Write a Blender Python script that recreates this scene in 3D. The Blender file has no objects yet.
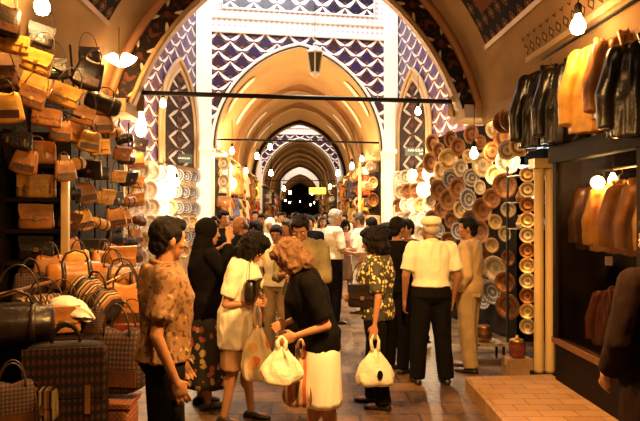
import bpy, bmesh, math, random
from mathutils import Vector, Matrix, noise, Euler
random.seed(11)
PI = math.pi
SC = bpy.context.scene
COL = SC.collection
CAMZ = 1.78
def PX(px, py, d):      # layout notes taken off the photograph: bearing and elevation at a street distance
    return Vector(((px-300)/600*d, d, CAMZ+(212-py)/600*d))

# ------------------------------------------------------------ nodes
class E:
    def __init__(s, nt, k): s.nt = nt; s.k = k
    def m(s, op, *o, clamp=False):
        n = s.nt.nodes.new('ShaderNodeMath'); n.operation = op; n.use_clamp = clamp
        for i, v in enumerate((s,)+o):
            if isinstance(v, E): s.nt.links.new(v.k, n.inputs[i])
            else: n.inputs[i].default_value = v
        return E(s.nt, n.outputs[0])
    def __add__(s, o): return s.m('ADD', o)
    def __sub__(s, o): return s.m('SUBTRACT', o)
    def __mul__(s, o): return s.m('MULTIPLY', o)
    def __truediv__(s, o): return s.m('DIVIDE', o)
    def abs(s): return s.m('ABSOLUTE')
    def fr(s): return s.m('FRACT')
    def lt(s, o): return s.m('LESS_THAN', o)
    def gt(s, o): return s.m('GREATER_THAN', o)
    def max(s, o): return s.m('MAXIMUM', o)
    def min(s, o): return s.m('MINIMUM', o)
    def sin(s): return s.m('SINE')
def mixc(nt, f, a, b):
    n = nt.nodes.new('ShaderNodeMix'); n.data_type = 'RGBA'
    for i, v in ((0, f), (6, a), (7, b)):
        if isinstance(v, E): nt.links.new(v.k, n.inputs[i])
        elif hasattr(v, 'is_output'): nt.links.new(v, n.inputs[i])
        else: n.inputs[i].default_value = v if i == 0 else (*v[:3], 1)
    return n.outputs[2]
def newmat(name, rough=.6, metal=0, spec=.5):
    m = bpy.data.materials.new(name); m.use_nodes = True
    nt = m.node_tree; b = nt.nodes['Principled BSDF']
    b.inputs['Roughness'].default_value = rough; b.inputs['Metallic'].default_value = metal
    b.inputs['Specular IOR Level'].default_value = spec
    return m, nt, b
def coords(nt, kind='Object'):
    t = nt.nodes.new('ShaderNodeTexCoord'); return t.outputs[kind]
def xyz(nt, kind='UV'):
    s = nt.nodes.new('ShaderNodeSeparateXYZ'); nt.links.new(coords(nt, kind), s.inputs[0])
    return [E(nt, o) for o in s.outputs]
def nz(nt, scale, kind='Object', detail=4, stretch=None):
    n = nt.nodes.new('ShaderNodeTexNoise'); n.inputs['Scale'].default_value = scale; n.inputs['Detail'].default_value = detail
    c = coords(nt, kind)
    if stretch:
        mp = nt.nodes.new('ShaderNodeMapping'); mp.inputs['Scale'].default_value = stretch
        nt.links.new(c, mp.inputs[0]); c = mp.outputs[0]
    nt.links.new(c, n.inputs['Vector']); return E(nt, n.outputs[0])
def bump(nt, b, h, dist=.01, st=.5):
    n = nt.nodes.new('ShaderNodeBump'); n.inputs['Strength'].default_value = st; n.inputs['Distance'].default_value = dist
    nt.links.new(h.k, n.inputs['Height']); nt.links.new(n.outputs[0], b.inputs['Normal'])
MC = {}
def mat(name, c, rough=.6, metal=0, var=.35, scale=6, bmp=.3, emit=0, spec=.5, c2=None, stretch=None, bd=.008):
    if name in MC: return MC[name]
    m, nt, b = newmat(name, rough, metal, spec)
    n = nz(nt, scale, stretch=stretch)
    f = ((n-.5)*2.2+.5).m('MULTIPLY', 1.0, clamp=True)
    dk = tuple(x*(1-var) for x in c); c2 = c2 or tuple(min(1, x*(1+var*.5)) for x in c)
    nt.links.new(mixc(nt, f, dk, c2), b.inputs['Base Color'])
    if bmp: bump(nt, b, nz(nt, scale*4), bd, bmp)
    if emit:
        b.inputs['Emission Color'].default_value = (*c, 1); b.inputs['Emission Strength'].default_value = emit
    MC[name] = m; return m
def tilemat(name, ground, c_red, c_blue, white=(.85, .82, .78), P=.58, Q=.5, ang=0, wt=.8):
    m, nt, b = newmat(name, .25, 0, .5)
    u, v, _ = xyz(nt)
    u = u/P; v = v/Q
    def layer(u, v):
        x = (u.fr()-.5).abs()*2          # 0 centre .. 1 edge
        y = v.fr()
        crest = (x*-1+1); crest = crest*crest*.40+.18
        t = x*(x*-1+1)*wt+.01
        w = (y-crest).abs().lt(t*.5+.012)
        leaf = ((x*.85+(y-.62).abs()*1.9)-.42).abs().lt(.12)
        core = (x*1.0+(y-.68).abs()*2.2).lt(.26)
        return w, leaf, core
    a = layer(u, v); c = layer(u+.5, v+.5)
    col = mixc(nt, nz(nt, 9), ground, tuple(x*1.7 for x in ground))
    bl = nz(nt, 5).gt(.47)
    col = mixc(nt, bl*.75, col, c_blue)
    col = mixc(nt, a[1].max(c[1])*.9, col, c_red)
    col = mixc(nt, (a[2].max(c[2]))*.8, col, c_blue)
    col = mixc(nt, a[0].max(c[0]), col, white)
    nt.links.new(col, b.inputs['Base Color'])
    g = ((u*P*4.2).fr()-.5).abs().gt(.485).max(((v*Q*4.2).fr()-.5).abs().gt(.485))
    bump(nt, b, g*-1, .004, .4)
    MC[name] = m; return m
def leafmat(name, W=.36, P=.62, ground=(.012, .009, .008), leafc=(.62, .52, .36), red=(.10, .03, .015), th=.75, p0=.22, q0=.42, ax=.36, bx=.075):
    # u along the band in metres, v across, 0 in the middle
    m, nt, b = newmat(name, .6, 0, .15)
    u, v, _ = xyz(nt)
    p = (u/P).fr()-.5; q = v.abs()/W
    c, s = math.cos(th), math.sin(th)
    def leaf(p0, q0, sg, ax=.21, bx=.05):
        dp = (p-p0)*P/W; dq = q-q0
        r = dp*c+dq*(s*sg); t = dq*c-dp*(s*sg)
        return ((r/ax).m('POWER', 2)+(t/bx).m('POWER', 2)).lt(1)
    lf = leaf(-p0, q0, 1, ax, bx).max(leaf(p0, q0, -1, ax, bx))
    rd = leaf(.0, .08, 1, .2, .07).max((((p.abs()-.5).abs()*P/W).m('POWER', 2)+q.m('POWER', 2)).lt(.014))
    col = mixc(nt, nz(nt, 14).gt(.56)*.6, ground, red)
    col = mixc(nt, rd, col, red)
    col = mixc(nt, lf, col, leafc)
    nt.links.new(col, b.inputs['Base Color'])
    MC[name] = m; return m
def bordermat(name, a, bcol, cc, P=.22):
    m, nt, b = newmat(name, .9, 0, .08)
    u, v, _ = xyz(nt)
    x = ((u/P).fr()-.5).abs(); y = ((v/P).fr()-.5).abs()
    d1 = (x+y-.32).abs().lt(.07); d2 = ((x*x+y*y)).lt(.018)
    col = mixc(nt, d1, a, bcol); col = mixc(nt, d2, col, cc)
    nt.links.new(col, b.inputs['Base Color'])
    MC[name] = m; return m
def floormat():
    m, nt, b = newmat('stone paving', .5)
    br = nt.nodes.new('ShaderNodeTexBrick'); nt.links.new(coords(nt), br.inputs['Vector'])
    br.inputs['Scale'].default_value = 1.0
    br.inputs['Brick Width'].default_value = .52; br.inputs['Row Height'].default_value = .33
    br.inputs['Mortar Size'].default_value = .014
    br.inputs['Color1'].default_value = (.30, .165, .062, 1); br.inputs['Color2'].default_value = (.20, .105, .042, 1)
    br.inputs['Mortar'].default_value = (.05, .03, .02, 1)
    n = nz(nt, 2.3); n2 = nz(nt, 17)
    col = mixc(nt, (n-.35).m('MULTIPLY', 2.2, clamp=True), (.035, .02, .01), br.outputs[0])
    col = mixc(nt, n2.gt(.58)*.4, col, (.24, .14, .065))
    nt.links.new(col, b.inputs['Base Color'])
    nt.links.new((n*.5+.22).k, b.inputs['Roughness'])
    bump(nt, b, E(nt, br.outputs[1])*-1+n2*.5, .02, .6)
    MC['floor'] = m; return m
def platemat(name, a, bcol, metal, rough, f=70):
    m, nt, b = newmat(name, rough, metal)
    x, y, z = xyz(nt, 'Object')
    r = (x*x+y*y).m('SQRT')
    an = y.m('ARCTAN2', x)
    ring = (r*f).sin().gt(.25)
    pet = ((an*16).sin()*(r*f*.5).sin()).gt(.1)
    col = mixc(nt, ring*.55+pet*.2, a, bcol)
    nt.links.new(col, b.inputs['Base Color'])
    bump(nt, b, ring+pet+nz(nt, 40), .003, .6)
    MC[name] = m; return m
def floral(name, base, cols, scale=22, rough=.7):
    m, nt, b = newmat(name, rough)
    v = nt.nodes.new('ShaderNodeTexVoronoi'); v.inputs['Scale'].default_value = scale
    nn = nt.nodes.new('ShaderNodeTexNoise'); nn.inputs['Scale'].default_value = scale*.6; nt.links.new(coords(nt), nn.inputs['Vector'])
    vm = nt.nodes.new('ShaderNodeVectorMath'); vm.operation = 'MULTIPLY_ADD'; nt.links.new(nn.outputs['Color'], vm.inputs[0]); vm.inputs[1].default_value = (.07, .07, .07); nt.links.new(coords(nt), vm.inputs[2]); nt.links.new(vm.outputs[0], v.inputs['Vector'])
    sp = nt.nodes.new('ShaderNodeSeparateColor'); nt.links.new(v.outputs['Color'], sp.inputs[0])
    r = E(nt, sp.outputs[0]); d = E(nt, v.outputs['Distance'])
    col = base
    for i, c in enumerate(cols):
        f = r.gt(i/(len(cols)+.6))*(d+nz(nt, 30)*.25).lt(.52)
        col = mixc(nt, f, col, c)
    nt.links.new(col, b.inputs['Base Color']); bump(nt, b, nz(nt, 25), .006, .4)
    MC[name] = m; return m
def stripes(name, cols, f=14, ax=2, rough=.8, wob=.0, diamonds=False):
    m, nt, b = newmat(name, rough)
    c = xyz(nt, 'Object'); t = c[ax]*f
    if diamonds: t = (((c[0]*f*.5).fr()-.5).abs()+((c[2]*f*.5).fr()-.5).abs())*3
    t = t+nz(nt, 6)*wob
    col = cols[0]; fr = (t/len(cols)).fr()*len(cols)
    for i in range(1, len(cols)): col = mixc(nt, fr.gt(i), col, cols[i])
    nt.links.new(col, b.inputs['Base Color']); bump(nt, b, nz(nt, 60), .004, .5)
    MC[name] = m; return m

# ------------------------------------------------------------ meshes
class MB:
    def __init__(s): s.v = []; s.f = []; s.uv = []
    def add(s, V, F, M=None, uv=None):
        o = len(s.v)
        s.v += [tuple(M @ Vector(p)) for p in V] if M is not None else [tuple(p) for p in V]
        s.f += [tuple(i+o for i in f) for f in F]
        if uv is not None: s.uv += uv
        return s
    def box(s, x0, x1, y0, y1, z0, z1, M=None):
        V = [(x, y, z) for x in (x0, x1) for y in (y0, y1) for z in (z0, z1)]
        return s.add(V, [(0, 1, 3, 2), (4, 6, 7, 5), (0, 4, 5, 1), (2, 3, 7, 6), (0, 2, 6, 4), (1, 5, 7, 3)], M)
    def loft(s, rings, cap=True, M=None, closed=True):
        n = len(rings[0]); V = [p for r in rings for p in r]; F = []
        for i in range(len(rings)-1):
            for j in range(n if closed else n-1):
                k = (j+1) % n
                F.append((i*n+j, i*n+k, (i+1)*n+k, (i+1)*n+j))
        if cap: F += [tuple(range(n))[::-1], tuple((len(rings)-1)*n+j for j in range(n))]
        return s.add(V, F, M)
    def ell(s, c, r, M=None, n=12, m=8):
        rings = []
        for i in range(m+1):
            a = -PI/2+PI*i/m; a = max(-PI/2+.05, min(PI/2-.05, a))
            rings.append([(c[0]+r[0]*math.cos(a)*math.cos(t), c[1]+r[1]*math.cos(a)*math.sin(t), c[2]+r[2]*math.sin(a)) for t in (2*PI*j/n for j in range(n))])
        return s.loft(rings, True, M)
    def cap(s, a, b, ra, rb, n=12, round0=True, round1=True, M=None):
        a, b = Vector(a), Vector(b); d = (b-a)
        if d.length < 1e-6: d = Vector((0, 0, 1e-4))
        d.normalize()
        x = d.orthogonal().normalized(); y = d.cross(x)
        R = []
        def ring(c, r): R.append([tuple(c+x*(r*math.cos(2*PI*j/n))+y*(r*math.sin(2*PI*j/n))) for j in range(n)])
        if round0:
            for t in (80, 55, 28): ring(a-d*ra*math.sin(math.radians(t)), ra*math.cos(math.radians(t)))
        ring(a, ra); ring(b, rb)
        if round1:
            for t in (28, 55, 80): ring(b+d*rb*math.sin(math.radians(t)), rb*math.cos(math.radians(t)))
        return s.loft(R, True, M)
    def tube(s, pts, r, n=8, M=None, closed=False):
        pts = [Vector(p) for p in pts]; R = []; up = None
        for i, p in enumerate(pts):
            t = (pts[min(i+1, len(pts)-1)]-pts[max(i-1, 0)]).normalized()
            if up is None: up = t.orthogonal().normalized()
            x = (up-t*up.dot(t)).normalized(); up = x; y = t.cross(x)
            rr = r[i] if isinstance(r, (list, tuple)) else r
            R.append([tuple(p+x*(rr*math.cos(2*PI*j/n))+y*(rr*math.sin(2*PI*j/n))) for j in range(n)])
        return s.loft(R, True, M)
    def lathe(s, prof, n=20, M=None, c=(0, 0)):
        R = [[(c[0]+max(r, 1e-4)*math.cos(2*PI*j/n), c[1]+max(r, 1e-4)*math.sin(2*PI*j/n), z) for j in range(n)] for r, z in prof]
        return s.loft(R, True, M)
    def mesh(s, name, smooth=False):
        me = bpy.data.meshes.new(name); me.from_pydata(s.v, [], s.f); me.update()
        if s.uv:
            l = me.uv_layers.new(name='UVMap')
            for i, lp in enumerate(me.loops): l.data[i].uv = s.uv[lp.vertex_index]
        if not s.uv or smooth:
            bm = bmesh.new(); bm.from_mesh(me); bmesh.ops.recalc_face_normals(bm, faces=bm.faces); bm.to_mesh(me); bm.free()
        if smooth: me.shade_smooth()
        return me
    def obj(s, name, m, parent=None, smooth=False, loc=None): return link(name, s.mesh(name, smooth), m, parent, loc)
def link(name, me, m, parent=None, loc=None):
    o = bpy.data.objects.new(name, me)
    if m and not me.materials: me.materials.append(m)
    COL.objects.link(o); o.parent = parent
    if loc is not None: o.location = loc
    return o
def tag(o, label=None, cat=None, group=None, kind=None):
    if label: o['label'] = label
    if cat: o['category'] = cat
    if group: o['group'] = group
    if kind: o['kind'] = kind
    return o
def st(o): o['kind'] = 'structure'; return o
def empty(name, label, cat, loc=(0, 0, 0), rz=0, group=None):
    o = bpy.data.objects.new(name, None); COL.objects.link(o); o.location = loc; o.rotation_euler = (0, 0, rz)
    o.empty_display_size = .1
    return tag(o, label, cat, group)
USED = set()
def place(proto, loc, rot=(0, 0, 0), sc=1, label='', group=None, mats=None):
    # proto itself the first time, afterwards a copy with copies of its parts and sub-parts
    kids = list(proto.children)
    if proto.name in USED:
        r = proto.copy(); COL.objects.link(r); ch = []
        for k in kids:
            c = k.copy(); COL.objects.link(c); c.parent = r; ch.append(c)
            for g in k.children:
                d = g.copy(); COL.objects.link(d); d.parent = c; ch.append(d)
        if not kids: ch = [r]
    else:
        USED.add(proto.name); r = proto
        ch = [k for k in kids]+[g for k in kids for g in k.children]
        if not kids: ch = [r]
    r.location = loc; r.rotation_euler = rot; r.scale = (sc,)*3 if not isinstance(sc, tuple) else sc
    r['label'] = label
    if group: r['group'] = group
    if mats:
        for c in ch:
            key = c.name.split('.')[0]
            if key in mats and mats[key] is not None and c.material_slots:
                c.material_slots[0].link = 'OBJECT'; c.material_slots[0].material = mats[key]
    return r
ORD = ['first', 'second', 'third', 'fourth', 'fifth', 'sixth', 'seventh', 'eighth', 'ninth', 'tenth', 'eleventh', 'twelfth', 'thirteenth', 'fourteenth', 'fifteenth']

# ------------------------------------------------------------ materials
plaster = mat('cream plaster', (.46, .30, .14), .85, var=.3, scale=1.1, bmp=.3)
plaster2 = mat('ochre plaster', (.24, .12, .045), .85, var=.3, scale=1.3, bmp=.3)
vaultm = mat('vault plaster', (.46, .28, .12), .85, var=.22, scale=.8, bmp=.2)
whitep = mat('white plaster', (.86, .82, .76), .7, var=.06, scale=2, bmp=.1)
brownm = mat('brown moulding', (.30, .13, .05), .5, var=.3, scale=3)
redfield = mat('red ochre field', (.13, .04, .018), .95, spec=.05, var=.3, scale=2)
tiles = tilemat('blue ogee tiles', (.03, .012, .014), (.19, .065, .035), (.02, .017, .085), white=(.88, .82, .78), wt=.62)
tilesdk = tilemat('dark ogee tiles', (.012, .007, .007), (.13, .045, .025), (.018, .014, .045))
cornm = bordermat('cornice pattern', (.22, .12, .05), (.03, .015, .01), (.3, .18, .08), P=.16)
tilesd = tilemat('side ogee tiles', (.07, .03, .035), (.20, .09, .07), (.06, .045, .13), white=(.62, .56, .52), wt=.5)
leafb = leafmat('leaf band')
leafs = leafmat('leaf panel', W=.62, P=.46, leafc=(.42, .36, .3), th=1.12, p0=.2, q0=.5, ax=.40, bx=.06)
border = bordermat('painted border', (.010, .007, .007), (.11, .04, .018), (.16, .085, .04))
border2 = bordermat('pale border', (.80, .76, .70), (.5, .36, .36), (.35, .22, .26), P=.13)
iron = mat('black iron', (.008, .006, .005), .7, 0, spec=.2)
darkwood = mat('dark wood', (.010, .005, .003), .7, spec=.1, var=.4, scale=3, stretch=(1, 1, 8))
wood = mat('brown wood', (.17, .075, .028), .45, var=.4, scale=4, stretch=(8, 8, 1))
marble = mat('yellowed marble', (.66, .46, .20), .4, var=.25, scale=3, stretch=(1, 1, .3))
brass = mat('brass', (.75, .48, .16), .28, .9, var=.2)
black = mat('black cloth', (.005, .004, .004), .9, var=.2, scale=20, spec=.08)
blackgl = mat('black leather', (.009, .006, .005), .28, var=.3, scale=12, spec=.5)
floorm = floormat()
glass, _nt, _b = newmat('shop glass', .02)
_b.inputs['Transmission Weight'].default_value = 1; _b.inputs['IOR'].default_value = 1.05
def emat(name, c, s):
    m, nt, b = newmat(name); b.inputs['Base Color'].default_value = (*c, 1)
    b.inputs['Emission Color'].default_value = (*c, 1); b.inputs['Emission Strength'].default_value = s; return m
bulbm = emat('lit bulb', (1, .72, .34), 45)
bulbw = emat('lit white bulb', (1, .88, .66), 30)
# ------------------------------------------------------------ the building
def arc(a, h, spr, n=18, zmin=None):
    """pointed arch from left foot over the apex to the right foot: list of (x, z)"""
    R = (a*a+h*h)/(2*a); c = a-R; th = math.asin(min(1, h/R))
    t0 = 0 if zmin is None else math.asin(max(0, (zmin-spr)/R))
    r = [(c+R*math.cos(t), spr+R*math.sin(t)) for t in (t0+(th-t0)*i/n for i in range(n+1))]
    return [(-x, z) for x, z in r]+[(x, z) for x, z in r[::-1]][1:]
def strip(A, B, ya, yb, k, name, m, thick=None, vc=False):
    """skin between two curves A (at ya) and B (at yb); uv = metres along / across"""
    mb = MB(); n = len(A); V = []; uv = []; s = 0
    for i in range(n):
        if i: s += math.hypot(A[i][0]-A[i-1][0], A[i][1]-A[i-1][1])
        w = math.dist((A[i][0], ya, A[i][1]), (B[i][0], yb, B[i][1]))
        V += [(A[i][0], ya+k*A[i][0], A[i][1]), (B[i][0], yb+k*B[i][0], B[i][1])]
        uv += [(s, -w/2 if vc else 0), (s, w/2 if vc else w)]
    F = [(2*i, 2*i+1, 2*i+3, 2*i+2) for i in range(n-1)]
    mb.add(V, F, uv=uv); return mb
def flat(mb, x0, x1, z0, z1, y, k, u0=0):
    V = [(x, y+k*x, z) for x, z in ((x0, z0), (x1, z0), (x1, z1), (x0, z1))]
    return mb.add(V, [(0, 1, 2, 3)], uv=[(x, z) for x, z in ((x0, z0), (x1, z0), (x1, z1), (x0, z1))])
def slab(name, x0, x1, y0, y1, z0, z1, m, k=0):
    mb = MB(); V = [(x, y+k*x, z) for x in (x0, x1) for y in (y0, y1) for z in (z0, z1)]
    mb.add(V, [(0, 1, 3, 2), (4, 6, 7, 5), (0, 4, 5, 1), (2, 3, 7, 6), (0, 2, 6, 4), (1, 5, 7, 3)])
    return st(mb.obj(name, m))
TR = [0]
def trim(mb, m, smooth=False):
    TR[0] += 1; return st(mb.obj('trim_%d' % TR[0], m, smooth=smooth))

f = MB(); f.box(-7, 7, -1.5, 96, -.2, 0); st(f.obj('floor', floorm))
# near bay: walls and pointed barrel vault
kA = .10; dA = 8.2
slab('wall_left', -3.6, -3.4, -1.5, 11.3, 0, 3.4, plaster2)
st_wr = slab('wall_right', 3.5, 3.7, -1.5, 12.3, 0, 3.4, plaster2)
out = arc(2.62, 3.25, 2.5, 20, 3.0)
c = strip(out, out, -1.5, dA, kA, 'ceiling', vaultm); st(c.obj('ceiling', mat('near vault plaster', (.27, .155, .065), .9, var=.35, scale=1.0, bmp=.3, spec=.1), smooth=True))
# shoulders between vault foot and the walls
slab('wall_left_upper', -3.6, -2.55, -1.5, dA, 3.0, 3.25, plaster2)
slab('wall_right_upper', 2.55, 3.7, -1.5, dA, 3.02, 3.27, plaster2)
# painted panels in the vault: border lines and red field on each haunch
def vpatch(t0, t1, y0, y1, off, m, side):
    a, h, spr = 2.62-off, 3.25-off, 2.5
    R = (a*a+h*h)/(2*a); cx = a-R; V = []; uv = []; n = 10
    for i in range(n+1):
        t = t0+(t1-t0)*i/n
        x, z = cx+R*math.cos(t), spr+R*math.sin(t)
        for y in (y0, y1): V.append((side*x, y+kA*side*x, z)); uv.append((y, R*t))
    return MB().add(V, [(2*i, 2*i+1, 2*i+3, 2*i+2) for i in range(n)], uv=uv)
for s in (1, -1):
    t0 = .42 if s > 0 else .47
    ye = 7.25
    trim(vpatch(t0, 1.22, -1, ye, .012, border, s), border)
    trim(vpatch(t0+.10, 1.22, -1, ye-.32, .024, redfield, s), redfield)
    trim(vpatch(t0-.012, t0+.004, -1, ye+.03, .03, brownm, s), brownm)
# transverse arch A
inn = arc(2.40, 3.2, 2.2, 20, 3.22); exo = arc(2.60, 3.25, 2.48, 20, 3.27)
trim(strip(inn, exo, dA-.02, dA-.02, kA, 'a', leafb, vc=True), leafb)
inn2 = arc(2.36, 3.16, 2.2, 20, 3.2)
mb = strip(inn2, inn2, dA-.05, dA+.10, kA, 'a', brownm); trim(mb, brownm)
def rib(curve, y, k, r, m, n=8):
    mb = MB(); mb.tube([(x, y+k*x, z) for x, z in curve], r, n); return trim(mb, m, True)
rib(inn, dA-.03, kA, .035, plaster)
rib(arc(2.60, 3.25, 2.46, 20, 3.25), dA-.08, kA, .065, brownm)
# foot blocks of arch A + back wall above it
for s in (-1, 1): slab('trim_foot', *(sorted((s*2.3, s*2.75))), dA-.06, dA+.6, 3.1, 3.28, plaster, kA).name = 'trim_%d' % (90+s)
mb = MB(); C1 = inn2; V = []
top = [(x*1.0, 9.2) for x, z in C1]
trim(strip(C1, top, dA+.10, dA+.10, kA, 'x', plaster), plaster)
for s in (-1, 1):
    mb = MB(); flat(mb, *(sorted((s*2.2, s*4.2))), 3.2, 9.2, dA+.5, kA); trim(mb, plaster)
rod = MB(); rod.tube([(-2.6, dA+.2-.26, 3.41), (2.6, dA+.2+.26, 3.36)], .033, 8)
tag(rod.obj('tie_rod', iron, smooth=True), 'thick black iron tie rod spanning the nearest arch', 'tie rod', 'iron tie rods')

def tiled_wall(d, k, full=True):
    a, h, spr = 2.19, 2.70, 3.36
    A = arc(a, h, spr, 20)
    T = [(x, 6.30) for x, z in A]
    trim(strip_uv(A, T, d, k), tiles)
    A2 = arc(a-.10, h-.10, spr, 20)
    trim(strip(A2, A, d-.03, d-.03, k, 'r', leafb, vc=True), MC['thin leaf'])
    rib(A, d-.04, k, .04, whitep); rib(A2, d-.03, k, .025, plaster)
    mb = MB(); flat(mb, -2.19, 2.19, 6.3, 6.62, d-.02, k); trim(mb, border2)
    for z in (6.28, 6.64): 
        mb = MB(); mb.tube([(-2.19, d-.05-.001-k*2.19, z), (2.19, d-.05+k*2.19, z)], .04, 6); trim(mb, whitep)
    mb = MB(); flat(mb, -2.19, 2.19, 6.62, 9.2, d-.01, k); trim(mb, border2)
    mb = MB(); flat(mb, -1.93, 1.93, 6.86, 9.2, d-.03, k); trim(mb, tilesdk)
    mb = MB(); mb.tube([(-1.93, d-.05-k*1.93, 9.2), (-1.93, d-.05-k*1.93, 6.86), (1.93, d-.05+k*1.93, 6.86), (1.93, d-.05+k*1.93, 9.2)], .028, 6); trim(mb, whitep)
    for s in (-1, 1):
        x0, x1 = sorted((s*2.19, s*2.55))
        slab('wall_pier_%s' % ('left' if s < 0 else 'right'), x0, x1, d-.12, d+.5, 0, 9.2, whitep, k)
        slab('trim_capital', x0-.05, x1+.05, d-.18, d+.3, 3.30, 3.42, whitep, k).name = 'trim_%d' % (int(d*10)+s)
    rod = MB(); rod.tube([(-2.15, d+.1-2.15*k, 3.60), (2.15, d+.1+2.15*k, 3.60)], .026, 8)
    return rod
def strip_uv(A, B, y, k):
    V = []; uv = []
    for p, q in zip(A, B):
        for x, z in (p, q): V.append((x, y+k*x, z)); uv.append((x, z))
    return MB().add(V, [(2*i, 2*i+1, 2*i+3, 2*i+2) for i in range(len(A)-1)], uv=uv)
leafmat('thin leaf', W=.10, P=.3)
kB = .18
r = tiled_wall(15.3, kB)
tag(r.obj('tie_rod', iron, smooth=True), 'thin black tie rod across the tiled arch behind the lantern', 'tie rod', 'iron tie rods')
def tunnel(d0, d1, k, ribs, daylight_streaks):
    a, h, spr = 2.24, 2.76, 3.36
    A = arc(a, h, spr, 20)
    st(strip(A, A, d0, d1, k, 'c', vaultm).obj('ceiling', vaultm, smooth=True))
    for s in (-1, 1):
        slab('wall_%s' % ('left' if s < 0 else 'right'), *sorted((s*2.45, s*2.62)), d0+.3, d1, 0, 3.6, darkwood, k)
        slab('trim_ledge', *sorted((s*2.0, s*2.5)), d0+.3, d1, 3.32, 3.38, plaster, k).name = 'trim_%d' % (400+int(d0)*2+s)
    for d in ribs:
        B = arc(a-.16, h-.16, spr, 16); mb = strip(B, B, d-.25, d+.25, k, 'r', vaultm); trim(mb, vaultm, True)
        mb = strip(B, A, d-.25, d-.25, k, 'r', plaster); trim(mb, plaster2)
    for d, t0, t1 in daylight_streaks:  # painted daylight: lit streaks on the ribs made as raised white strips
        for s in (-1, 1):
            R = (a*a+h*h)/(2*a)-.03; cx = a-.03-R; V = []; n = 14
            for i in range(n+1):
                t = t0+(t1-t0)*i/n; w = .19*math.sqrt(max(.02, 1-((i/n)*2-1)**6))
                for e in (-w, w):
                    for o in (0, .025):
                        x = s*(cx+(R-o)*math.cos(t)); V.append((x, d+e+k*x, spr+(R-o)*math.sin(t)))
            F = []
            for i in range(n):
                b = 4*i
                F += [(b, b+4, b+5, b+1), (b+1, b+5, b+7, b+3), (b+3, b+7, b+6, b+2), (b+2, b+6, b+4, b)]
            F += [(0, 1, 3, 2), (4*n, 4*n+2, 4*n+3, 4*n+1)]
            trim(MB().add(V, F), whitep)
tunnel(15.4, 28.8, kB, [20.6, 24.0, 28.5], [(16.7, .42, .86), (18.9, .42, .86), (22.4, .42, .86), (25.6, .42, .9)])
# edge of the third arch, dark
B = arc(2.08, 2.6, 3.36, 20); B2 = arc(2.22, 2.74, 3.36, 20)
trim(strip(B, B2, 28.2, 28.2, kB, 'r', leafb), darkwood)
r = tiled_wall(34.7, .1)
tag(r.obj('tie_rod', iron, smooth=True), 'fine tie rod in the far tiled arch deep in the bazaar', 'tie rod', 'iron tie rods')
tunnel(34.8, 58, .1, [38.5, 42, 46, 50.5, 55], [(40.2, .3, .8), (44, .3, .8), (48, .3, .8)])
tunnel(66, 92, 0, [70, 75, 80, 86], [])
A = arc(2.1, 2.6, 3.36, 16); T = [(x, 9.2) for x, z in A]
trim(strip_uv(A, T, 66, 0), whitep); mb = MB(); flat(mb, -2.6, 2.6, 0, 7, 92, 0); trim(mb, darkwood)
# crossing bays: side walls and lantern roofs with a window opening
def bay(d0, d1, xs, n0):
    for s in (-1, 1):
        slab('wall_%s' % ('left' if s < 0 else 'right'), *sorted((s*xs, s*(xs+.2))), d0, d1, 0, 9.2, plaster)
    slab('ceiling', -xs, xs, d0-1, d0+(d1-d0)*.38, 9.1, 9.3, vaultm)
    slab('ceiling', -xs, xs, d0+(d1-d0)*.86, d1+1, 9.1, 9.3, vaultm)
    slab('ceiling', -xs, -2.2, d0, d1, 9.1, 9.3, vaultm); slab('ceiling', 2.2, xs, d0, d1, 9.1, 9.3, vaultm)
bay(8.9, 15.5, 3.9, 1); bay(28.9, 34.8, 3.9, 2); bay(58, 66, 3.2, 3)
for d in (15.55, 28.85, 34.95, 58): 
    k = kB if d < 30 else .1
    for s in (-1, 1):
        mb = MB(); flat(mb, *sorted((s*2.5, s*4.4)), 0, 9.2, d, k); trim(mb, plaster)
for d, k in ((28.8, kB), (58, .1)):
    A = arc(2.24, 2.76, 3.36, 20); trim(strip_uv(A, [(x, 9.2) for x, z in A], d+.02, k), plaster)

# oblique tiled walls of the first crossing with a blind arch in each
def oblique(P0, P1, side):
    P0, P1 = Vector(P0), Vector(P1); L = (P1-P0).length; u = (P1-P0)/L
    nrm = Vector((-u.y, u.x)) ; 
    if nrm.y > 0: nrm = -nrm
    def W(s, z, o=0): p = P0+u*s+nrm*o; return (p.x, p.y, z)
    def patch(pts, o, m, uvf=None):
        mb = MB(); mb.add([W(s, z, o) for s, z in pts], [tuple(range(len(pts)))], uv=[(s, z) for s, z in pts]); return mb
    mb = MB().add([W(0, 0), W(L, 0), W(L, 9.2), W(0, 9.2)], [(0, 1, 2, 3)], uv=[(0, 0), (L, 0), (L, 9.2), (0, 9.2)])
    st(mb.obj('wall_oblique_%s' % ('left' if side < 0 else 'right'), tilesd))
    # plaster zone under the tiles
    trim(patch([(0, 0), (L, 0), (L, 2.85), (0, 2.85)], .02, 0), plaster)
    c0, a, h, spr = 1.02, .93, 1.55, 3.75
    A = [(c0+x, z) for x, z in arc(a, h, spr, 10)]
    outer = [(c0-a, 2.85)]+A+[(c0+a, 2.85)]
    def scaled(f): return [(c0+(s-c0)*f, (z-spr)*f+spr if z > spr else z) for s, z in outer]
    trim(patch(outer, .04, 0), plaster)
    for f, r_ in ((1.0, .05), (.84, .04)):
        mb = MB(); mb.tube([W(s, z, .06) for s, z in scaled(f)], r_, 6); trim(mb, plaster, True)
    inner = scaled(.80)
    mb = MB(); mb.add([W(s, z, .055) for s, z in inner], [tuple(range(len(inner)))], uv=[(z, (s-c0)) for s, z in inner])
    trim(mb, leafs)
    return W, L
WL, LL = oblique((-2.55, 14.8), (-3.75, 10.4), -1)
WR, LR = oblique((2.55, 15.75), (3.75, 11.3), 1)

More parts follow.
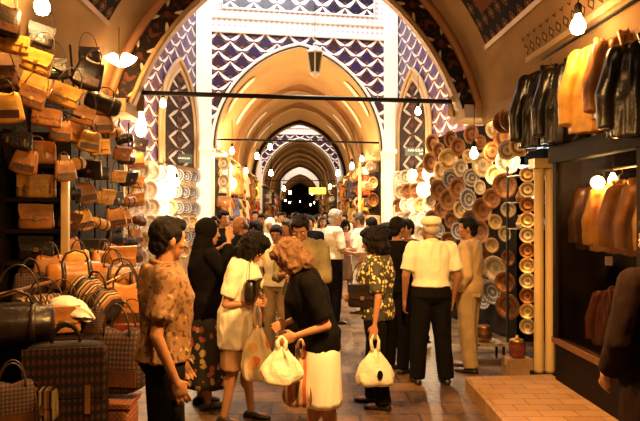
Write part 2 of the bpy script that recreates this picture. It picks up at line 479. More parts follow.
# paving step in front of the right shops
def vbox(name, pts, z0, z1, m, parent=None):
    mb = MB(); n = len(pts)
    mb.loft([[(x, y, z0) for x, y in pts], [(x, y, z1) for x, y in pts]]); return mb.obj(name, m, parent)
stepm = mat('step stone', (.42, .25, .11), .55, var=.35, scale=5, bmp=.5)
br = MB(); ps = [(1.64, 5.95), (2.52, 6.05), (2.52, 2.2), (1.52, 2.2)]
br.loft([[(x, y, 0) for x, y in ps], [(x, y, .13) for x, y in ps], [(x+.015, y, .145) for x, y in ps]])
so = br.obj('step', stepm); st(so); so.name = 'trim_step'
nt = stepm.node_tree; bb = nt.nodes['Principled BSDF']; tx = nt.nodes.new('ShaderNodeTexBrick')
nt.links.new(coords(nt), tx.inputs['Vector']); tx.inputs['Scale'].default_value = 1; tx.inputs['Brick Width'].default_value = .3; tx.inputs['Row Height'].default_value = .15
tx.inputs['Mortar Size'].default_value = .006
tx.inputs['Color1'].default_value = (.44, .24, .09, 1); tx.inputs['Color2'].default_value = (.34, .17, .06, 1); tx.inputs['Mortar'].default_value = (.13, .07, .03, 1)
nt.links.new(mixc(nt, nz(nt, 4)*.6, tx.outputs[0], (.30, .17, .07)), bb.inputs['Base Color'])

# ------------------------------------------------------------ lamps
def light(loc, p, c=(1, .60, .24), r=.06):
    l = bpy.data.lights.new('lamp', 'POINT'); l.energy = p; l.color = c; l.shadow_soft_size = r
    o = bpy.data.objects.new('lamp_light', l); COL.objects.link(o); o.location = loc; return o
bulb_me = MB().lathe([(.002, -.075), (.03, -.065), (.043, -.035), (.04, -.008), (.02, .03), (.016, .05)], 14).mesh('glass_bulb', True)
bulb_me.materials.append(bulbm)
sock_me = MB().lathe([(.018, .045), (.021, .05), (.021, .10), (.006, .115)], 12).mesh('socket', True); sock_me.materials.append(iron)
def bulb(loc, p, label, cord=.4, c=(1, .60, .24), sc=1, group=None, off=.13, lw=None):
    r = empty('light_bulb', label, 'lamp', loc, 0, group)
    b = link('bulb', bulb_me, None, r); s = link('socket', sock_me, None, r)
    if cord:
        mb = MB(); mb.tube([(0, 0, .11), (.004, 0, .11+cord*.5), (0, 0, .11+cord)], .004, 5); mb.obj('cord', iron, r)
    r.scale = (sc,)*3
    if p: light(Vector(loc)+(Vector(lw) if lw else Vector((0, 0, -off*sc))), p, c)
    return r
def shaded(loc, p, label, tilt=(0, 0), cone=140, c=(1, .50, .14), cord=.8):  # added fill light out of view, dressed with shade, bulb and cord
    r = empty('shaded_lamp', label, 'lamp', loc)
    MB().lathe([(.03, .10), (.05, .09), (.15, -.01), (.155, -.02), (.145, -.012), (.045, .075), (.02, .08)], 20).obj('lamp_shade', iron, r, True)
    link('bulb', bulb_me, None, r, (0, 0, .02)); MB().tube([(0, 0, .09), (0, 0, .09+cord)], .004, 5).obj('cord', iron, r)
    l = bpy.data.lights.new('lamp', 'SPOT'); l.energy = p; l.color = c; l.shadow_soft_size = .06; l.spot_size = math.radians(cone); l.spot_blend = .5
    o = bpy.data.objects.new('lamp_light', l); COL.objects.link(o); o.location = Vector(loc)-Vector((0, 0, .09)); o.rotation_euler = (math.radians(tilt[0]), math.radians(tilt[1]), 0)
def area(loc, rot, size, p, c):
    l = bpy.data.lights.new('daylight', 'AREA'); l.energy = p; l.color = c; l.size = size; l.shape = 'SQUARE'
    o = bpy.data.objects.new('daylight', l); COL.objects.link(o); o.location = loc; o.rotation_euler = rot
# ------------------------------------------------------------ people
def remesh(mb, voxel, smooth=4, wr=0, wf=9, seed=0, vert=.5, name='m'):
    me = mb.mesh(name); o = bpy.data.objects.new('tmp', me); COL.objects.link(o)
    m = o.modifiers.new('r', 'REMESH'); m.mode = 'VOXEL'; m.voxel_size = voxel
    if smooth:
        s = o.modifiers.new('s', 'SMOOTH'); s.factor = .5; s.iterations = smooth
    dg = bpy.context.evaluated_depsgraph_get(); dg.update()
    me2 = bpy.data.meshes.new_from_object(o.evaluated_get(dg)); me2.name = name
    bpy.data.objects.remove(o); bpy.data.meshes.remove(me)
    if wr:
        ns = [v.normal.copy() for v in me2.vertices]
        for v, nn in zip(me2.vertices, ns):
            p = Vector((v.co.x*wf+seed, v.co.y*wf, v.co.z*wf*vert))
            a = noise.noise(p); b_ = noise.noise(p*2.3)
            v.co += nn*wr*((1-abs(a)*2.4)*.7+b_*.5)
    me2.shade_smooth(); return me2
skinm = mat('skin', (.42, .20, .10), .5, var=.12, scale=5, bmp=.05)
skind = mat('tanned skin', (.30, .135, .06), .5, var=.15, scale=5, bmp=.05)
hairk = mat('black hair', (.006, .004, .003), .6, var=.4, scale=30, bmp=.8, stretch=(1, 1, .3), spec=.12)
hairb = mat('brown hair', (.045, .022, .012), .5, var=.4, scale=30, bmp=.8, stretch=(1, 1, .3))
hairf = mat('fair hair', (.15, .065, .022), .7, var=.5, scale=28, bmp=.8, stretch=(1, 1, .4))
hairg = mat('grey hair', (.4, .36, .32), .6, var=.3, scale=30, bmp=.8)
eyem = mat('eye', (.03, .02, .015), .2, bmp=0); eyew = mat('eye white', (.7, .62, .5), .3, bmp=0)
lipm = mat('lip', (.34, .10, .07), .5, bmp=0); shoem = mat('shoe leather', (.02, .013, .01), .35, bmp=0)
def sstep(a, b, x): x = max(0, min(1, (x-a)/(b-a))); return x*x*(3-2*x)
def person(label, loc, rz, H=1.7, g=1.0, nod=10, turn=0, lean=0, arms=None, legs=None, top=None, bottom=None, hair=None,
           skin=None, voxel=.0065, shoe=None, cat='person', group=None, female=False, extras=None, cap=None, finger=True):
    skin = skin or skinm; s = H/1.7
    root = empty('person', label, cat, (loc[0], loc[1], loc[2] if len(loc) > 2 else 0), math.radians(rz), group)
    S = Matrix.Scale(s, 4)
    th = -math.radians(lean)
    def Lp(p):
        p = Vector(p); w = sstep(.88, 1.15, p.z)*th
        q = Vector((0, p.y, p.z-.95)); return Vector((p.x, q.y*math.cos(w)-q.z*math.sin(w), .95+q.y*math.sin(w)+q.z*math.cos(w)))
    fem = .9 if female else 1
    shx = .185*fem*(.5+.5*g)
    hw = 1.06 if female else 1
    bust = .02 if female else 0
    tors = [(.83, .10, .085, 0), (.90, .168*hw, .118, -.01), (.98, .155*hw, .11, -.005), (1.07, .132*fem, .098, .005), (1.18, .145*fem, .107+bust*.6, .012),
            (1.28, .162*fem, .115+bust, .012), (1.36, .16*fem, .098, 0), (1.42, .12*fem, .075, -.012), (1.46, .065, .058, -.015)]
    def tloft(mb, ex, z0=None, z1=None, n=20, flare=0, gg=g):
        R = []
        ts = list(tors)
        if z0 is not None:
            keep = [t for t in ts if t[0] > max(z0+.02, .95 if z0 < .93 else 0)]; 
            lo = min(ts, key=lambda t: abs(t[0]-z0)); wdt = (max(lo[1], .15*hw), max(lo[2], .112), lo[3]) 
            ts = [(z0, *wdt)]+keep
        if z1 is not None: ts = [t for t in ts if t[0] <= z1+.001]
        for i, (z, rx, ry, yo) in enumerate(ts):
            e = ex+(flare*(1-sstep(z0, z0+.35, z)) if z0 is not None else 0)
            belly = (gg-1)*.9*(1 if z < 1.25 else .4)
            rx2 = rx*(1+(gg-1)*.8)+e; ry2 = ry*(1+belly)+e
            c = Lp((0, yo, z)); w = sstep(.88, 1.15, z)*th
            R.append([tuple(c+Vector((rx2*math.cos(a), ry2*math.sin(a)*math.cos(w), ry2*math.sin(a)*math.sin(w)))) for a in (2*PI*j/n for j in range(n))])
        mb.loft(R)
    arms = arms or {}; legs = legs or {}
    AR = {}
    for sd in (-1, 1):
        sh = Lp((sd*shx, -.012, 1.385))
        el, wr = arms.get(sd, ((sd*(shx+.05), -.03, 1.10), (sd*(shx+.055), .04, .86)))
        AR[sd] = (sh, Vector(el), Vector(wr))
    LG = {}
    for sd in (-1, 1):
        kn, an = legs.get(sd, ((sd*.095, .012, .48), (sd*.10, -.02, .08)))
        LG[sd] = (Vector((sd*.088, 0, .88)), Vector(kn), Vector(an))
    # head frame
    nk = Lp((0, -.012, 1.44))
    HM = Matrix.Translation(nk+Vector((0, 0, .02))) @ Euler((-math.radians(nod), 0, math.radians(turn)), 'ZYX').to_matrix().to_4x4() @ Matrix.Translation((0, .012, -1.46))
    b = MB(); tloft(b, 0)
    for sd in (-1, 1):
        sh, el, wr = AR[sd]; q = fem
        b.cap(Lp((sd*.05, -.012, 1.395)), sh, .055, .05*q, 10)
        b.cap(sh, el, .047*q*g, .036*q*g, 10); b.cap(el, wr, .037*q*g, .024*q, 10)
        d = (wr-el).normalized(); 
        pn = (Vector((-sd, 0, 0))-d*(-sd*d.x)); 
        if pn.length < .3: pn = Vector((0, 0, -1))-d*(-d.z)
        pn.normalize(); sv = d.cross(pn).normalized()
        if sv.dot(Vector((0, 1, .4))) < 0: sv = -sv
        # palm
        b.cap(wr, wr+d*.03, .023*q, .024*q, 8)
        Rp = []
        for t, w_, h_ in ((.01, .026, .016), (.04, .038, .018), (.075, .042, .016), (.095, .038, .012)):
            c0 = wr+d*t; Rp.append([tuple(c0+sv*(w_*math.cos(a))+pn*(h_*math.sin(a))) for a in (2*PI*j/10 for j in range(10))])
        b.loft(Rp)
        for i in range(4):
            o = (-.030+.020*i); ln = (.030, .036, .038, .034)[i]; cu = math.radians(26+5*(3-i))
            p0 = wr+d*.088+sv*o; dd = (d+sv*o*2.2).normalized()
            p1 = p0+dd*ln; d2 = (dd*math.cos(cu)+pn*math.sin(cu)); p2 = p1+d2*ln*.8
            d3 = (dd*math.cos(cu*2.2)+pn*math.sin(cu*2.2)); p3 = p2+d3*ln*.55
            b.cap(p0, p1, .0088, .0082, 6); b.cap(p1, p2, .0082, .0076, 6); b.cap(p2, p3, .0076, .0066, 6)
        t0 = wr+d*.028+sv*.026; t1 = t0+(d*.7+sv*.75+pn*.25).normalized()*.036; t2 = t1+(d+sv*.15+pn*.4).normalized()*.03
        b.cap(t0, t1, .0115, .0095, 6); b.cap(t1, t2, .0095, .0078, 6)
        hp, kn, an = LG[sd]
        b.cap(hp, kn, .082*g, .054, 12); b.cap(kn, an, .055, .034, 10); mid = kn.lerp(an, .3)+Vector((0, -.018, 0))
        b.ell(mid, (.046, .052, .10), None, 10, 6)
        b.cap(an+Vector((0, -.035, -.045)), an+Vector((0, .13, -.052)), .032, .026, 8)
    # head and neck
    b.cap(nk-Vector((0, 0, .03)), HM @ Vector((0, .002, 1.55)), .055*q, .05*q, 10)
    b.ell((0, .0, 1.612), (.076, .096, .098), HM, 16, 12)
    b.ell((0, .035, 1.56), (.058, .062, .075), HM, 14, 10)
    b.ell((0, .072, 1.508), (.026, .024, .022), HM, 10, 6)
    b.cap((0, .088, 1.612), (0, .112, 1.578), .009, .0145, 8, M=HM)
    b.cap((-.03, .082, 1.628), (.03, .082, 1.628), .012, .012, 8, M=HM)
    b.cap((-.018, .086, 1.541), (.018, .086, 1.541), .012, .012, 8, M=HM)
    for sd in (-1, 1):
        b.ell((sd*.078, -.005, 1.588), (.010, .020, .031), HM, 10, 6)
        b.ell((sd*.042, .062, 1.578), (.024, .024, .02), HM, 8, 6)
    b.v = [tuple(Vector(p)*s) for p in b.v]
    body = link('body', remesh(b, voxel, 3, name='body'), skin, root)
    for sd in (-1, 1):
        eo = MB().ell((sd*.031, .082, 1.604), (.013, .009, .008), S @ HM, 8, 6).obj('eye', eyew, root, True)
        MB().ell((sd*.031, .0895, 1.604), (.0058, .003, .0062), S @ HM, 8, 6).obj('pupil', eyem, eo, True)
    e = MB(); e.cap((-.020, .0985, 1.543), (.020, .0985, 1.543), .004, .004, 6, M=S @ HM); e.cap((-.015, .0975, 1.536), (.015, .0975, 1.536), .0045, .0045, 6, M=S @ HM)
    e.obj('lips', lipm, root, True)
    if hair:
        kind, hm = hair; h = MB()
        if kind != 'bald':
            e = MB()
            for sd in (-1, 1): e.cap((sd*.018, .096, 1.629), (sd*.045, .085, 1.631), .004, .003, 6, M=S @ HM)
            e.obj('eyebrows', hm, root, True)
        if kind == 'short':
            h.ell((0, -.022, 1.634), (.086, .096, .098), HM, 16, 12); h.ell((0, .035, 1.688), (.066, .058, .038), HM, 12, 8)
            h.ell((0, -.055, 1.56), (.064, .05, .06), HM, 12, 8)
            for sd in (-1, 1): h.ell((sd*.072, .018, 1.63), (.014, .03, .045), HM, 8, 6)
            wr = .006
        elif kind == 'bald':
            h.ell((0, -.045, 1.575), (.080, .062, .045), HM, 14, 10)
            for sd in (-1, 1): h.ell((sd*.072, -.01, 1.60), (.012, .035, .03), HM, 8, 6)
            wr = .003
        elif kind == 'bob':
            h.ell((0, -.030, 1.625), (.112, .122, .120), HM, 16, 12); h.ell((0, .03, 1.70), (.08, .07, .045), HM, 12, 8)
            h.ell((0, -.065, 1.53), (.112, .08, .095), HM, 14, 10)
            for sd in (-1, 1): h.ell((sd*.086, .018, 1.575), (.024, .05, .085), HM, 10, 8)
            wr = .014
        elif kind == 'long':
            h.ell((0, -.022, 1.63), (.094, .104, .104), HM, 16, 12); h.ell((0, .03, 1.695), (.072, .062, .04), HM, 12, 8)
            h.cap((0, -.075, 1.58), (0, -.10, 1.38), .085, .07, 12, M=HM)
            for sd in (-1, 1): h.ell((sd*.08, -.01, 1.54), (.022, .045, .11), HM, 10, 8)
            wr = .010
        elif kind == 'scarf':
            h.ell((0, -.02, 1.62), (.098, .108, .112), HM, 16, 12); h.cap((0, -.03, 1.56), (0, -.03, 1.44), .085, .10, 12, M=HM)
            wr = .004
        h.v = [tuple(Vector(p)*s) for p in h.v]
        link('headscarf' if kind == 'scarf' else 'hair', remesh(h, max(.007, voxel), 2, wr, 26, sum(map(ord, label)) % 17, .6, 'hair'), hm, root)
    if cap:
        c = MB(); c.ell((0, -.012, 1.668), (.098, .108, .058), HM, 18, 8); c.cap((0, .05, 1.665), (0, .115, 1.652), .055, .045, 12, M=HM @ Matrix.Translation((0, 0, 1.0)) @ Matrix.Scale(.4, 4, (0, 0, 1)) if 0 else HM)
        c.v = [tuple(Vector(p)*s) for p in c.v]
        c = MB(); c.lathe([(.088, 1.628), (.100, 1.640), (.108, 1.662), (.104, 1.688), (.082, 1.708), (.04, 1.718), (.002, 1.72)], 24, S @ HM @ Matrix.Translation((0, -.008, 0)))
        for ring in ():
            pass
        R = [[(.078*math.cos(a), .07+.085*math.sin(a), z) for a in (2*PI*j/16 for j in range(16))] for z in (1.648, 1.66)]
        c.loft(R, True, S @ HM); c.obj('flat_cap', cap, root, True)
    if top:
        t = MB(); ex = top.get('ex', .022); hem = top.get('hem', .88)
        tloft(t, ex, hem, 1.46 if not top.get('open') else 1.42, 22, top.get('flare', .0))
        sl = top.get('sleeve', .6)
        for sd in (-1, 1):
            sh, el, wr = AR[sd]
            t.cap(Lp((sd*.05, -.012, 1.40)), sh, .062, .056*fem+ex*.45, 12)
            if sl > 0:
                if sl <= 1: t.cap(sh, sh.lerp(el, sl), .056*fem*g+ex*.4, .046*fem*g+ex*.62, 12, round1=False)
                else:
                    t.cap(sh, el, .054*fem*g+ex*.4, .046*fem*g+ex*.4, 12); t.cap(el, el.lerp(wr, sl-1), .046*fem*g+ex*.4, .036*fem+ex*.4, 12, round1=False)
        t.v = [tuple(Vector(p)*s) for p in t.v]
        to = link(top.get('name', 'shirt'), remesh(t, max(.010, voxel), 3, top.get('wr', .007), top.get('wf', 11), sum(map(ord, label)) % 13, .55, 'shirt'), top['mat'], root)
        if top.get('collar'):
            c = MB(); cc = Lp((0, -.012, 1.445))
            for rr, z in (): pass
            c.tube([tuple((cc+Vector((.062*math.sin(a), .060*math.cos(a), .012-.022*math.cos(a)*.9)))*s) for a in (math.radians(25+310*i/14) for i in range(15))], .016*s, 6)
            c.obj('collar', top.get('cmat', top['mat']), to, True)
    if bottom:
        k = bottom.get('kind', 'trousers'); t = MB(); bm_ = bottom['mat']; ex = bottom.get('ex', .014)
        if k in ('trousers', 'shorts'):
            tloft(t, ex, None, 1.07, 22)
            for sd in (-1, 1):
                hp, kn, an = LG[sd]
                if k == 'trousers':
                    t.cap(hp, kn, .084*g+ex, .062+ex, 12); t.cap(kn, an+Vector((0, 0, -.02)), .062+ex, .052+ex, 12, round1=False)
                else: t.cap(hp, hp.lerp(kn, bottom.get('len', .7)), .086*g+ex, .08*g+ex*1.6, 12, round1=False)
            t.v = [tuple(Vector(p)*s) for p in t.v]
            link('trousers' if k == 'trousers' else 'shorts', remesh(t, max(.010, voxel), 3, .006, 8, 3, .5, 'trousers'), bm_, root)
        else:
            hem = bottom.get('hem', .5); R = []; fl = bottom.get('flare', .03); n = 64; ks = 11; top_z = bottom.get('top', 1.04)
            for i in range(15):
                u = i/14; z = top_z+(hem-top_z)*u; w = sstep(0, .35, u)
                rx = (.142*fem*(1-w)+(.178*hw+fl*u)*w)*(.55+.45*g)*1.05; ry = (.108*(1-w)+(.135+fl*u)*w)*g
                if bottom.get('stride'): ry += .04*u
                am = .005*u*u*bottom.get('fold', 1)
                R.append([tuple(Vector(((rx+am*math.sin(ks*a+3*u))*math.cos(a), (ry+am*math.sin(ks*a+3*u))*math.sin(a)+.0, z))*s) for a in (2*PI*j/n for j in range(n))])
            t.loft(R); t.obj('skirt', bm_, root, True)
    # shoes
    t = MB()
    for sd in (-1, 1):
        an = LG[sd][2]; x, y, z = an; R = []
        for yy, w_, h_ in ((-.075, .022, .035), (-.06, .034, .055), (-.02, .036, .075), (.04, .04, .06), (.10, .046, .045), (.16, .036, .035), (.185, .016, .024)):
            R.append([tuple(Vector((x+w_*math.cos(a), y+yy, max(.002, (z-.08)+h_*.5+h_*.55*math.sin(a))))*s) for a in (2*PI*j/12 for j in range(12))])
        b_ = MB().loft(R); sh_ = b_.obj('shoe', shoe or shoem, root, True)
    root['_s'] = s
    return root
def hand(root, p):
    """a point of the figure in world space"""
    m = Matrix.Translation(root.location) @ Matrix.Rotation(root.rotation_euler[2], 4, 'Z')
    return m @ (Vector(p)*root['_s'])
def sack(name, label, cat, top, w, h, dep, m, rz=0, handles=True, seed=0, hh=.16, hm=None, group=None):
    """thin carrier bag hanging from a point"""
    root = empty(name, label, cat, (top[0], top[1], top[2]), rz, group)
    R = []; n = 40
    prof = [(0, .16), (.06, .24), (.14, .36), (.26, .55), (.4, .74), (.55, .9), (.7, 1.0), (.84, 1.0), (.94, .88), (.985, .66), (1.0, .3)]
    for u, f in prof:
        z = -hh-h*u
        R.append([((w/2*f+.035*noise.noise(Vector((math.cos(a)*2+seed, math.sin(a)*2, u*4)))*(.3+f)+.010*math.sin(11*a+seed)*(1.1-u))*(abs(math.cos(a))**.75*(1 if math.cos(a) > 0 else -1)),
                   (dep/2*(f**.8)+.04*noise.noise(Vector((math.cos(a)*2.5, math.sin(a)*2+seed, u*4)))+.012*math.sin(9*a+u*3+seed)*(1.2-u))*math.sin(a), z-.02*abs(math.cos(a))*u*math.sin(seed)) for a in (2*PI*j/n for j in range(n))])
    mb = MB(); mb.loft(R); bag = mb.obj('bag', m, root, True)
    sub = bag.modifiers.new('s', 'SUBSURF'); sub.levels = 1; sub.render_levels = 1
    if handles:
        for sgn in (-1, 1):
            mb = MB(); mb.tube([(sgn*w*.07, -.02, -hh-.02), (sgn*w*.10, 0, -hh*.5), (sgn*.012, 0, -.012), (0, 0, 0)], [.02, .013, .009, .007], 8); mb.obj('handle', hm or m, bag, True)
    return root
# ------------------------------------------------------------ goods: prototypes
lt_ = {n: mat(n+' leather', c, .36, var=.45, scale=7, bmp=.5, spec=.6) for n, c in dict(
    tan=(.38, .15, .035), orange=(.46, .17, .025), brown=(.09, .032, .012), dark=(.014, .007, .005), red=(.17, .035, .014), honey=(.70, .36, .06), cream=(.6, .42, .2)).items()}
trimk = mat('dark piping', (.03, .016, .01), .4)
kilim = stripes('kilim weave', [(.012, .007, .006), (.012, .007, .006), (.10, .028, .012), (.014, .008, .006), (.13, .08, .035)], 84, 2, diamonds=True, wob=.4)
kilim2 = stripes('striped kilim', [(.5, .36, .17), (.015, .01, .01), (.36, .22, .09), (.25, .09, .03), (.015, .01, .01)], 60, 0, wob=.3)
def rbox(w, d, h, taper=.85, p=5, n=28, m=7, sag=0, puff=.0):
    """soft box: rounded footprint that tapers to the top, z from 0 to h"""
    R = []
    def sq(f, z, wf=1):
        r = []
        for j in range(n):
            a = 2*PI*j/n; c, s = math.cos(a), math.sin(a); k = (abs(c)**p+abs(s)**p)**(-1/p)
            r.append((w/2*f*wf*c*k, d/2*f*s*k*(1), z-sag*(c*k)**2*0+sag*abs(c*k)**3))
        return r
    prof = [(.75, 0), (.94, .03), (1, .10)]+[(1, .10+.75*i/m) for i in range(1, m)]+[(.97, .90), (.88, .97), (.6, 1)]
    for f, t in prof:
        tp = 1-(1-taper)*t; b = 1+puff*math.sin(PI*t)
        R.append([(x*tp, y*tp*b, z) for x, y, z in sq(f, h*t)])
    return MB().loft(R)
def curve_pts(w, h, z0, n=12, y=0): return [(w/2*math.cos(PI*i/n), y, z0+h*math.sin(PI*i/n)) for i in range(n+1)]
def satchel():
    r = empty('handbag', '', 'bag')
    rbox(.33, .11, .24, .9, puff=.25).obj('bag_body', lt_['tan'], r, True)
    fl = MB(); R = []
    for i in range(9):
        t = i/8; a = PI*.5*min(1, t*2.2); 
        z = .245+.006*math.sin(PI*min(1, t*2))-(max(0, t-.35)/.65)*.15; y = .03-.10*min(1, t/.35) if t < .35 else -.072-.004*math.sin(t*6)
        wv = .155*(1-.18*max(0, t-.7)/.3)
        R.append([(-wv, y, z), (wv, y, z), (wv, y-.008, z-.0), (-wv, y-.008, z-.0)])
    fl.loft(R); fo = fl.obj('flap', lt_['tan'], r)
    MB().box(-.02, .02, -.094, -.080, .085, .125).obj('buckle', brass, fo)
    MB().tube(curve_pts(.27, .26, .22, 14), .006, 6).obj('strap', trimk, r, True)
    return r
def tote():
    r = empty('handbag', '', 'bag')
    mb = rbox(.34, .13, .30, .74, puff=.35, sag=.03); mb.obj('bag_body', lt_['orange'], r, True)
    for y in (-.045, .045): MB().tube(curve_pts(.16, .16, .29, 12, y), .006, 6).obj('handle', trimk, r, True)
    MB().box(-.12, .12, -.071, -.062, .15, .156).obj('zip', brass, r)
    MB().box(-.13, .13, -.078, -.064, .045, .13).obj('pocket', trimk, r)
    return r
def case():
    r = empty('handbag', '', 'bag')
    rbox(.36, .12, .23, .97, 8, puff=.06).obj('bag_body', lt_['brown'], r, True)
    fl = MB().box(-.168, .168, -.068, -.058, .10, .222); fo = fl.obj('flap', lt_['brown'], r)
    for x in (-.10, .10): MB().box(x-.011, x+.011, -.075, -.066, .06, .13).obj('clasp', brass, fo)
    MB().tube(curve_pts(.12, .05, .225, 8), .008, 6).obj('handle', trimk, r, True)
    return r
def duffel():
    r = empty('duffel_bag', '', 'bag'); R = []; n = 24
    for x, f in ((-.24, .3), (-.235, .75), (-.21, .95), (-.1, 1.03), (0, 1.0), (.1, 1.03), (.21, .95), (.235, .75), (.24, .3)):
        R.append([(x, .125*f*math.cos(a), .13+.125*f*math.sin(a)+(.006*math.sin(a*7))) for a in (2*PI*j/n for j in range(n))])
    MB().loft(R).obj('bag_body', lt_['tan'], r, True)
    for x in (-.11, .11):
        R = [[(x+e, q*math.cos(a), .13+q*math.sin(a)) for a in (2*PI*j/n for j in range(n))] for e, q in ((-.018, .125), (-.018, .138), (.018, .138), (.018, .125))]
        MB().loft(R).obj('band', trimk, r, True)
    MB().tube([(-.11, -.02, .26), (-.08, -.03, .33), (0, -.03, .36), (.08, -.03, .33), (.11, -.02, .26)], .01, 6).obj('handle', trimk, r, True)
    return r
SAT, TOT, CAS, DUF = satchel(), tote(), case(), duffel()
def jacket(nm='hanging_jacket'):
    r = empty(nm, '', 'jacket'); t = MB()
    R = []
    for z, rx, ry in ((0, .25, .085), (.06, .25, .08), (.25, .235, .07), (.42, .235, .075), (.55, .22, .065), (.62, .15, .045), (.65, .07, .04)):
        R.append([((rx+.012*math.sin(7*a+z*5))*math.cos(a), (ry+.012*math.sin(9*a+z*4))*math.sin(a), z) for a in (2*PI*j/36 for j in range(36))])
    t.loft(R)
    for s in (-1, 1): t.cap((s*.19, 0, .56), (s*.27, -.01, .30), .06, .058, 12); t.cap((s*.27, -.01, .30), (s*.265, -.035, .06), .058, .047, 12, round1=False)
    link('jacket_body', remesh(t, .009, 2, .009, 11, 3, .35, 'jacket'), lt_['honey'], r)
    c = MB()
    for s in (-1, 1): c.cap((s*.055, -.045, .66), (s*.035, -.085, .52), .022, .012, 8)
    c.cap((-.05, .02, .665), (.05, .02, .665), .025, .025, 8); c.obj('collar', lt_['honey'], r, True)
    z = MB().box(-.005, .005, -.096, -.08, .04, .52); z.obj('zip', trimk, r)
    h = MB(); h.tube([(-.17, 0, .60), (0, 0, .67), (.17, 0, .60)], .009, 6); h.tube([(0, 0, .67), (0, 0, .73), (.03, 0, .75), (.03, 0, .78), (0, 0, .79)], .004, 6)
    h.obj('hanger', wood, r, True)
    return r
JAC = jacket()
def plate():
    mb = MB(); mb.lathe([(.001, .004), (.09, .004), (.115, .012), (.13, .026), (.165, .032), (.185, .036), (.188, .031), (.165, .024), (.133, .017), (.118, .002), (.09, -.006), (.001, -.006)], 32)
    o = mb.obj('wall_plate', PM['copper'], None, True); tag(o, '', 'plate'); return o
PM = {'copper': platemat('chased copper', (.30, .13, .045), (.08, .03, .012), .85, .4), 'brass': platemat('chased brass', (.72, .50, .22), (.22, .12, .04), .75, .36),
      'tin': platemat('tinned metal', (.6, .48, .3), (.14, .09, .05), .7, .4), 'white': platemat('glazed white ceramic', (.82, .74, .6), (.45, .25, .12), 0, .2, 60),
      'blue': platemat('dark painted ceramic', (.07, .055, .06), (.5, .45, .38), 0, .2, 90)}
PLN = {'copper': 'engraved copper', 'brass': 'golden brass', 'tin': 'greyish tinned', 'white': 'pale ceramic', 'blue': 'dark ceramic'}
PLATE = plate()
def facing(nrm, roll=0):
    z = Vector(nrm).normalized(); q = z.to_track_quat('Z', 'Y'); return (q @ Euler((0, 0, roll)).to_quaternion()).to_euler()
# ------------------------------------------------------------ left: bag shop
LN = {'tan': 'tan', 'orange': 'orange', 'brown': 'brown', 'dark': 'black', 'red': 'oxblood', 'honey': 'honey-yellow', 'cream': 'cream'}
def bag(proto, loc, rz, col, label, group, sc=1, tilt=0, roll=0):
    mm = lt_.get(col) or col
    m = {'bag_body': mm, 'flap': mm}
    if proto is TOT: m['pocket'] = lt_['brown'] if col != 'brown' else lt_['tan']
    return place(proto, loc, (tilt, roll, rz), sc, label, group, m)
PN = {id(SAT): 'satchel', id(TOT): 'tote', id(CAS): 'briefcase', id(DUF): 'duffel'}
sh = empty('display_shelf', 'dark wooden shelf unit of handbags at the left edge', 'shelf', (-2.62, 5.6, 0), math.radians(10))
mb = MB(); mb.box(-.55, .43, .16, .19, .3, 2.55); mb.obj('back_panel', darkwood, sh)
for z in (2.22, 1.91, 1.62, 1.33, 1.02): MB().box(-.55, .43, -.17, .16, z-.035, z).obj('shelf_board', darkwood, sh)
for x in (-.55, -.10): MB().box(x-.015, x+.015, -.17, .16, .3, 2.5).obj('divider', darkwood, sh)
MB().box(.41, .47, -.20, -.10, 0, 2.3).obj('corner_post', marble, sh)
R_ = Matrix.Translation(sh.location) @ Matrix.Rotation(math.radians(10), 4, 'Z')
rn = ['top', 'second', 'third', 'fourth', 'bottom']
for i, z in enumerate((2.22, 1.91, 1.62, 1.33, 1.02)):
    for j, x in enumerate((-.33, .16)):
        pr = (CAS, CAS, SAT, CAS, CAS, SAT, CAS, SAT, TOT, SAT)[i*2+j]; col = ('tan', 'orange', 'brown', 'honey', 'red', 'tan', 'brown', 'dark', 'brown', 'tan')[i*2+j]
        bag(pr, R_ @ Vector((x, -.03, z+.002)), math.radians(18+random.uniform(-6, 6)), col,
            '%s leather %s, %s shelf, %s compartment of the left shelf unit' % (LN[col], PN[id(pr)], rn[i], ('left', 'right')[j]), 'handbags on the shelf unit', .96)
pn = MB().box(-.02, .02, .3, 3.9, 0, 3.0); po = pn.obj('display_board', darkwood, None, loc=(-2.72, 5.75, .02)); po.rotation_euler = (0, 0, math.radians(2))
tag(po, 'tall dark board behind the hanging handbags on the left', 'panel')
cols_ = [(73, 5.9), (89, 6.4), (104, 7.0), (116, 7.6), (127, 8.3), (136, 9.1)]
cn = ['nearest the shelf unit', 'second from the shelf unit', 'third from the shelf unit', 'third from the ceramics', 'second from the ceramics', 'nearest the ceramics']
for ci, (px, d) in enumerate(cols_):
    X = (px-300)/600*d
    mb = MB(); mb.tube([(X-.14, d+.1, .9), (X-.14, d+.1, 3.15)], .012, 6)
    tag(mb.obj('hanging_rail', iron, None, True), 'thin black upright rail in the column of handbags %s' % cn[ci], 'rail', 'upright rails of the bag stall')
    z = 3.0 if ci > 0 else 2.75; k = 0
    while z > 1.0:
        col = random.choice(['tan', 'orange', 'honey', 'dark', 'brown', 'dark', 'dark', 'honey', 'red', 'orange']); pr = random.choice([SAT, TOT, TOT, SAT, DUF])
        bag(pr, (X+random.uniform(-.05, .05), d+random.uniform(-.05, .05), z-.28), math.radians(38+random.uniform(-28, 28)), col,
            '%s leather %s, %s from top in hanging column %s' % (LN[col], PN[id(pr)], ORD[k], cn[ci]), 'handbags hung on the left wall', random.uniform(.62, .82) if pr is not DUF else .5, tilt=random.uniform(-.1, .25), roll=random.uniform(-.25, .25))
        z -= .285; k += 1
